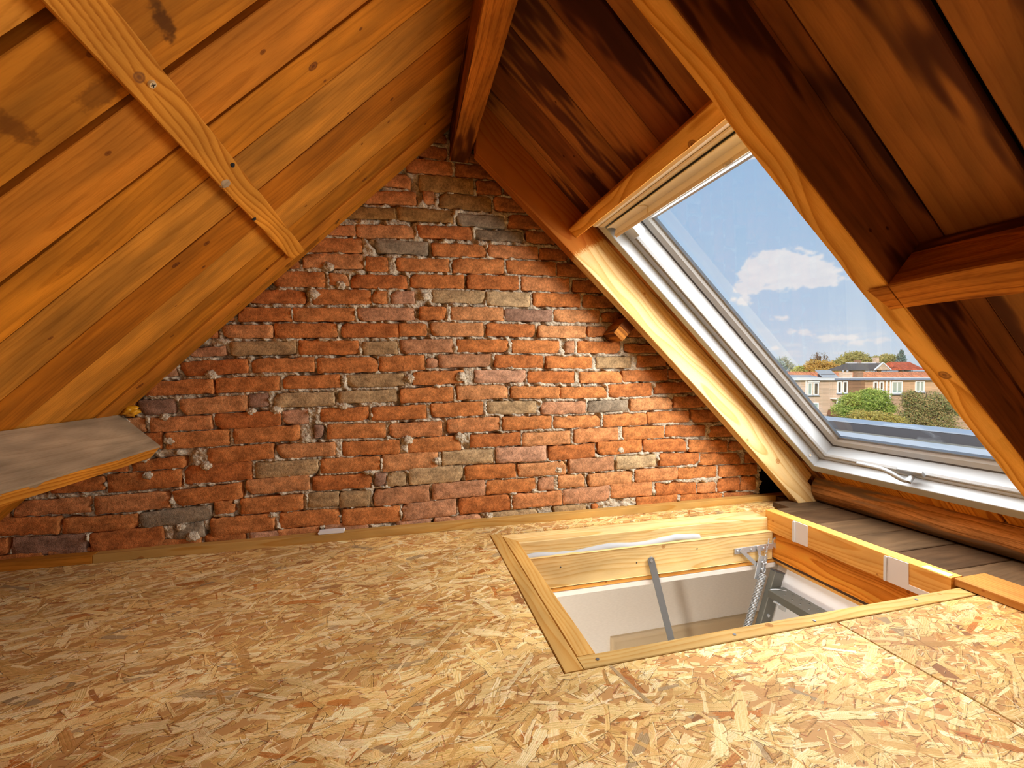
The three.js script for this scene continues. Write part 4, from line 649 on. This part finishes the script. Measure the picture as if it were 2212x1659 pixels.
{
  const a = house('corner house with a white fascia, a drainpipe and paired white windows', 24.0, 32.12, M.facade, fasciaWhite, 1.08);
  part(a, 'drainpipe', new THREE.CylinderGeometry(0.045, 0.045, 4.2, 10), frameWhite, [29.42, -1.93, 0.08]);
  part(a, 'window_head', boxGeo(29.58, -0.06, 0, 30.78, 0.1, 0.1), frameWhite);
  windowIn(a, 29.61, 30.07, -1.31, -0.09, glassPale); windowIn(a, 30.2, 30.7, -1.31, -0.09); windowIn(a, 29.61, 30.72, -3.7, -2.09, glassPale, 2);
  part(a, 'chimney', boxGeo(28.85, 0.3, -4.2, 29.85, 1.13, -3.4, 0.01), M.facade2); part(a, 'chimney_cap', boxGeo(28.75, 1.13, -4.25, 29.95, 1.2, -3.35, 0.01), leadGrey);
  const b = house('house with a white canopy and two narrow windows next to the corner house', 32.14, 33.64, M.facade, fasciaBlue, 1.06);
  windowIn(b, 32.57, 33.01, -1.12, 0.06); windowIn(b, 33.16, 33.6, -1.12, 0.06); windowIn(b, 32.56, 33.28, -2.61, -1.86, glassPale, 2);
  part(b, 'canopy', boxGeo(31.9, -1.72, 0, 33.54, -1.6, 0.9, 0.01), frameWhite); const post = part(b, 'canopy_post', boxGeo(-0.05, -0.5, 0.6, 0.05, 0.5, 0.7, 0.005), frameWhite, [32.1, -2.2, 0]); post.rotation.z = R(-10);
  part(b, 'shed_roof', sweep([[31.5, -3.35], [31.7, -2.7], [33.0, -2.62], [33.3, -2.75], [33.3, -3.35]], 0.1, 2.0, 'z', { seg: 1 }), std({ color: 0x6e4a3c, roughness: 0.8 }));
  const c = house('dark brick house with two windows above the green garden tree', 33.66, 37.9, M.facade3, fasciaBlue, 1.02);
  part(c, 'dark_bay', boxGeo(33.66, -5.7, 0.001, 35.3, 0.18, 0.09, 0.005), M.facade2);
  windowIn(c, 36.2, 36.62, -0.82, 0.02); windowIn(c, 36.8, 37.21, -0.82, 0.02);
  for (const x of [37.5, 37.86]) part(c, 'drainpipe', new THREE.CylinderGeometry(0.05, 0.05, 2.4, 10), frameWhite, [x, -1.0, 0.08]);
  part(c, 'chimney', boxGeo(34.75, 0.3, -2.6, 35.75, 0.97, -2.0, 0.01), M.facade); for (const x of [35.0, 35.45]) part(c, 'chimney_pot', new THREE.CylinderGeometry(0.09, 0.1, 0.26, 12), leadGrey, [x, 1.09, -2.3]);
  part(c, 'chimney', boxGeo(36.8, 0.3, -3.2, 37.4, 1.1, -2.6, 0.01), M.facade2);
  const d = house('house with one broad white window beside two drainpipes', 37.92, 46, M.facade3, fasciaBlue, 1.03);
  windowIn(d, 38.04, 39.1, -1.17, 0.04, glassPale, 2); windowIn(d, 40.4, 41.3, -0.98, 0.09, glassPale, 2);
}
{ // solar panels on the flat roofs
  const sp = (label, x0, x1, z, len, tilt, y) => { const g = OPP(thing('solar_panel', label, 'solar panel')); part(g, 'panel', boxGeo(x0, -0.03, -len / 2, x1, 0.03, len / 2, 0.005), leadGrey, [0, y, z], [tilt, 0, 0]); part(g, 'stand', boxGeo(x0 + 0.1, 0.4, z - 0.3, x1 - 0.1, y - 0.05, z + 0.2, 0.005), M.darksteel); };
  sp('grey solar panel lying low on the white flat roof of the corner house', 28.5, 31.2, -1.2, 1.4, R(9), 0.56); sp('low grey solar panel nearest the left edge of the corner house roof', 26.4, 28.3, -1.2, 1.4, R(7), 0.53); sp('steeply tilted grey solar panel standing at the join of two roofs', 31.75, 33.4, -1.4, 1.3, R(34), 0.83);
}
{ // houses behind
  const s = OPP(thing('slate_house', 'house with a dark slate roof and a white trimmed gable behind the row', 'house'), 14), k = 56 / 42;
  part(s, 'wall', boxGeo(34.2 * k, -6, -8, 38.6 * k, 1.2, 0, 0.01), M.facade2);
  part(s, 'roof', sweep([[1.0 * k, 0.2], [1.8 * k, -2.5], [1.0 * k, -5.5]], 34.3 * k, 38.6 * k, 'x', { seg: 1, cut0: (y) => (y - k) * 1.0 }), slate);
  part(s, 'ridge_trim', boxGeo(34.95 * k, 1.77 * k, -2.6, 38.5 * k, 1.83 * k, -2.4, 0.01), fasciaWhite);
  const tri = (y) => { const h = new THREE.Shape([[35.85, 1.05], [37.3, 1.05], [36.57, 1.72 + y]].map(([p, v]) => new THREE.Vector2(p * k, v * k))); return h; };
  part(s, 'gable', new THREE.ExtrudeGeometry(tri(-0.02), { depth: 0.1, bevelEnabled: false }), M.facade, [0, 0, 0.75]);
  part(s, 'gable_roof', new THREE.ExtrudeGeometry(tri(0), { depth: 3, bevelEnabled: false }), slate, [0, 0, -2.3]);
  for (const q of [-1, 1]) { const m = part(s, 'gable_trim', boxGeo(-0.75, -0.06, 0.8, 0.75, 0.06, 0.95, 0.01), fasciaWhite, [(36.57 + q * 0.4) * k, 1.4 * k, 0]); m.rotation.z = -q * R(41.5); }
  part(s, 'chimney', boxGeo(36.05 * k, 1.7 * k, -3, 36.5 * k, 2.08 * k, -2.4, 0.01), M.facade2); part(s, 'chimney', boxGeo(38.05 * k, 1.7 * k, -3, 38.35 * k, 2.36 * k, -2.4, 0.01), M.facade);
  const r = OPP(thing('red_roof_house', 'house with a steep red tiled roof right of the slate roof', 'house'), 13.2);
  part(r, 'wall', boxGeo(38.2 * k, -6, -6, 42 * k, 1.2, 0.4, 0.01), M.facade2);
  part(r, 'roof', sweep([[1.0 * k, 0.6], [1.88 * k, -1.8], [1.0 * k, -5]], 38.05 * k, 40.5 * k, 'x', { seg: 1, cut0: (y) => (y - k) * 0.55 }), M.redtiles);
}
// trees: crown of leaf cards in clumps, trunk and branches
const leafMats = {};
function tree(name, label, d, clumps, tones, leaf, count, seed, group, trunk) {
  const b = R(-14.5), g = thing(name, label, 'tree', group); g.rotation.y = b; g.position.set(Math.sin(-b) * d, -5.6, -Math.cos(b) * d);
  const rnd = rng(seed), pos = [], nor = [], col = [], idx = [], c = new THREE.Color(), v = new THREE.Vector3(), q = new THREE.Quaternion();
  const total = clumps.reduce((s, k) => s + k[3] * k[4], 0);
  for (const [cx, cy, cz, rx, ry] of clumps) {
    const n = Math.round(count * rx * ry / total);
    for (let i = 0; i < n; i++) {
      const dir = new THREE.Vector3(rnd() * 2 - 1, rnd() * 2 - 1, rnd() * 2 - 1); if (dir.length() > 1) { i--; continue; }
      const rr = 0.55 + 0.45 * Math.sqrt(rnd()); dir.normalize().multiplyScalar(rr * (0.8 + 0.34 * n3(dir.x * 2.4 + seed, dir.y * 2.4, dir.z * 2.4) + 0.16 * n3(dir.x * 7 + seed, dir.y * 7, dir.z * 7)));
      const px = cx + dir.x * rx, py = cy + 5.6 + dir.y * ry, pz = cz + dir.z * rx;
      q.setFromEuler(new THREE.Euler(rnd() * 6.3, rnd() * 6.3, rnd() * 6.3)); const L = leaf * (0.6 + 0.8 * rnd()), base = pos.length / 3;
      for (const [x, y] of [[-0.5, 0], [0, -0.28], [0.5, 0], [0, 0.28]]) { v.set(x * L, y * L, 0.1 * L * Math.abs(x)).applyQuaternion(q); pos.push(px + v.x, py + v.y, pz + v.z); v.set(0, 0, 1).applyQuaternion(q); nor.push(v.x, v.y, v.z); }
      c.set(tones[Math.floor(rnd() * tones.length)]).multiplyScalar(0.85 + 0.3 * rnd()); for (let k = 0; k < 4; k++) col.push(c.r, c.g, c.b);
      idx.push(base, base + 1, base + 2, base, base + 2, base + 3);
    }
  }
  const geo = new THREE.BufferGeometry(); geo.setAttribute('position', new THREE.Float32BufferAttribute(pos, 3)); geo.setAttribute('normal', new THREE.Float32BufferAttribute(nor, 3)); geo.setAttribute('color', new THREE.Float32BufferAttribute(col, 3)); geo.setIndex(idx);
  part(g, 'foliage', geo, leafMats.m ??= new THREE.MeshPhysicalMaterial({ vertexColors: true, roughness: 0.9, transmission: 0.35, thickness: 0, side: THREE.DoubleSide }));
  const bark = leafMats.b ??= std({ color: 0x5b4a3c, roughness: 1 }), br = [], [tx, , tz] = clumps[0], tw = trunk ?? 0.16, yTop = clumps[0][1] + 5.6;
  br.push(new THREE.CylinderGeometry(tw * 0.5, tw, yTop, 8).translate(tx, yTop / 2, tz));
  for (const [cx, cy, cz, rx, ry] of clumps) for (let k = 0; k < 5; k++) { const e = new THREE.Vector3(cx + (rnd() - 0.5) * rx * 1.5, cy + 5.6 + (rnd() - 0.2) * ry * 1.1, cz + (rnd() - 0.5) * rx), s = new THREE.Vector3(tx, lerp(yTop * 0.45, yTop * 0.9, rnd()), tz); br.push(new THREE.TubeGeometry(new THREE.QuadraticBezierCurve3(s, s.clone().lerp(e, 0.5).add(new THREE.Vector3(0, ry * 0.25, 0)), e), 6, tw * 0.16, 5)); }
  part(g, 'trunk', mergeGeometries(br), bark);
  return g;
}
tree('garden_tree', 'bright green bushy garden tree in front of the brick houses', 28, [[23.3, -1.3, 0, 1.25, 0.85], [22.6, -1.0, 0.2, 0.7, 0.5], [24.4, -0.95, 0, 0.85, 0.7], [24.0, -0.55, -0.2, 0.55, 0.35], [22.4, -1.7, 0, 0.9, 0.6], [24.9, -1.6, 0.2, 0.6, 0.5], [23.5, -2.5, 0, 1.6, 0.9]], [0xa9c050, 0xbccc62, 0x97ae48, 0x86a044, 0xcdd672], 0.1, 26000, 1, null, 0.14);
tree('garden_tree', 'yellow green shrub low in front of the green garden tree', 25, [[21.0, -1.85, 0, 0.9, 0.45], [22.1, -2.0, 0, 0.9, 0.5], [22.9, -2.2, 0, 0.7, 0.45], [21.9, -2.7, 0, 1.8, 0.6]], [0xc2b85e, 0xd2c064, 0xb0a650, 0xdccb74, 0xc6a650], 0.085, 18000, 2, null, 0.1);
tree('garden_tree', 'brownish green autumn tree in front of the house with the broad window', 27, [[26.2, -1.3, 0, 0.95, 0.9], [25.7, -0.75, 0, 0.5, 0.5], [27.3, -1.2, 0, 0.9, 0.85], [25.9, -2.1, 0, 0.9, 0.7], [27.4, -2.3, 0, 1.1, 0.8], [28.4, -1.5, 0, 0.7, 0.7], [26.8, -3.0, 0, 1.8, 0.8]], [0xa6a460, 0xb49e5e, 0x929a58, 0xbea46c, 0x88985e, 0xcaac76], 0.09, 26000, 3, null, 0.14);
const far = 'trees on the skyline behind the houses';
tree('distant_tree', 'pale grey green thin tree on the skyline above the corner house', 70, [[45.0, 2.6, 0, 1.3, 1.4], [46.3, 2.0, 0, 0.9, 1.0], [44.6, 1.2, 0, 1.2, 1.0]], [0xa9b4a4, 0x9cab98, 0xb4bda8], 0.22, 2600, 4, far, 0.3);
tree('distant_tree', 'small yellow green tree low on the skyline right of the grey tree', 68, [[46.6, 1.6, 0, 0.8, 0.8], [45.8, 1.2, 0, 0.7, 0.6], [47.4, 1.2, 0, 0.6, 0.6]], [0xbcc25c, 0xa8b056, 0xc8ca6c], 0.22, 1600, 5, far, 0.25);
tree('distant_tree', 'golden yellow autumn tree below the bare branches on the skyline', 70, [[50.6, 2.4, 0, 1.5, 1.0], [52.4, 2.3, 0, 1.4, 0.9], [49.2, 1.7, 0, 1.3, 0.8], [53.6, 1.9, 0, 1.2, 0.8], [51.5, 1.4, 0, 2.8, 0.8]], [0xdcb254, 0xe2bc60, 0xc8a04c, 0xc0a256], 0.24, 10000, 6, far, 0.3);
tree('distant_tree', 'nearly bare tree sticking up out of the golden tree', 72, [[52.8, 4.0, 0, 1.4, 1.0], [52.0, 3.5, 0, 0.9, 0.8], [53.7, 3.4, 0, 0.9, 0.8]], [0xa6987e, 0x968a74], 0.16, 420, 7, far, 0.35);
tree('distant_tree', 'broad olive green tree on the skyline left of the slate roof', 72, [[58.0, 3.5, 0, 1.7, 1.3], [60.0, 3.3, 0, 1.5, 1.3], [56.4, 2.7, 0, 1.4, 1.0], [59.2, 4.1, 0, 1.2, 0.8], [61.3, 2.6, 0, 1.2, 1.0], [58.6, 2.0, 0, 3.0, 1.0]], [0xa8a65c, 0xb6ae60, 0x989a58, 0xc0b26a], 0.24, 13000, 8, far, 0.35);
tree('distant_tree', 'yellow green tree on the skyline behind the chimneys of the slate roof', 76, [[66.6, 3.3, 0, 1.4, 1.1], [68.2, 3.7, 0, 1.3, 1.0], [65.0, 2.8, 0, 1.2, 0.8]], [0xbab066, 0xc4b068, 0xa4a25e], 0.24, 6500, 9, far, 0.3);
tree('conifer', 'dark blue green conifer on the skyline beside the right rafter', 70, [[64.9, 2.6, 0, 0.9, 1.1], [64.9, 3.7, 0, 0.6, 0.9], [65.0, 4.5, 0, 0.3, 0.6], [65.6, 1.9, 0, 1.0, 1.0]], [0x84968a, 0x8ea094, 0x788c80], 0.24, 4200, 10, null, 0.25);

renderer.render(scene, camera);
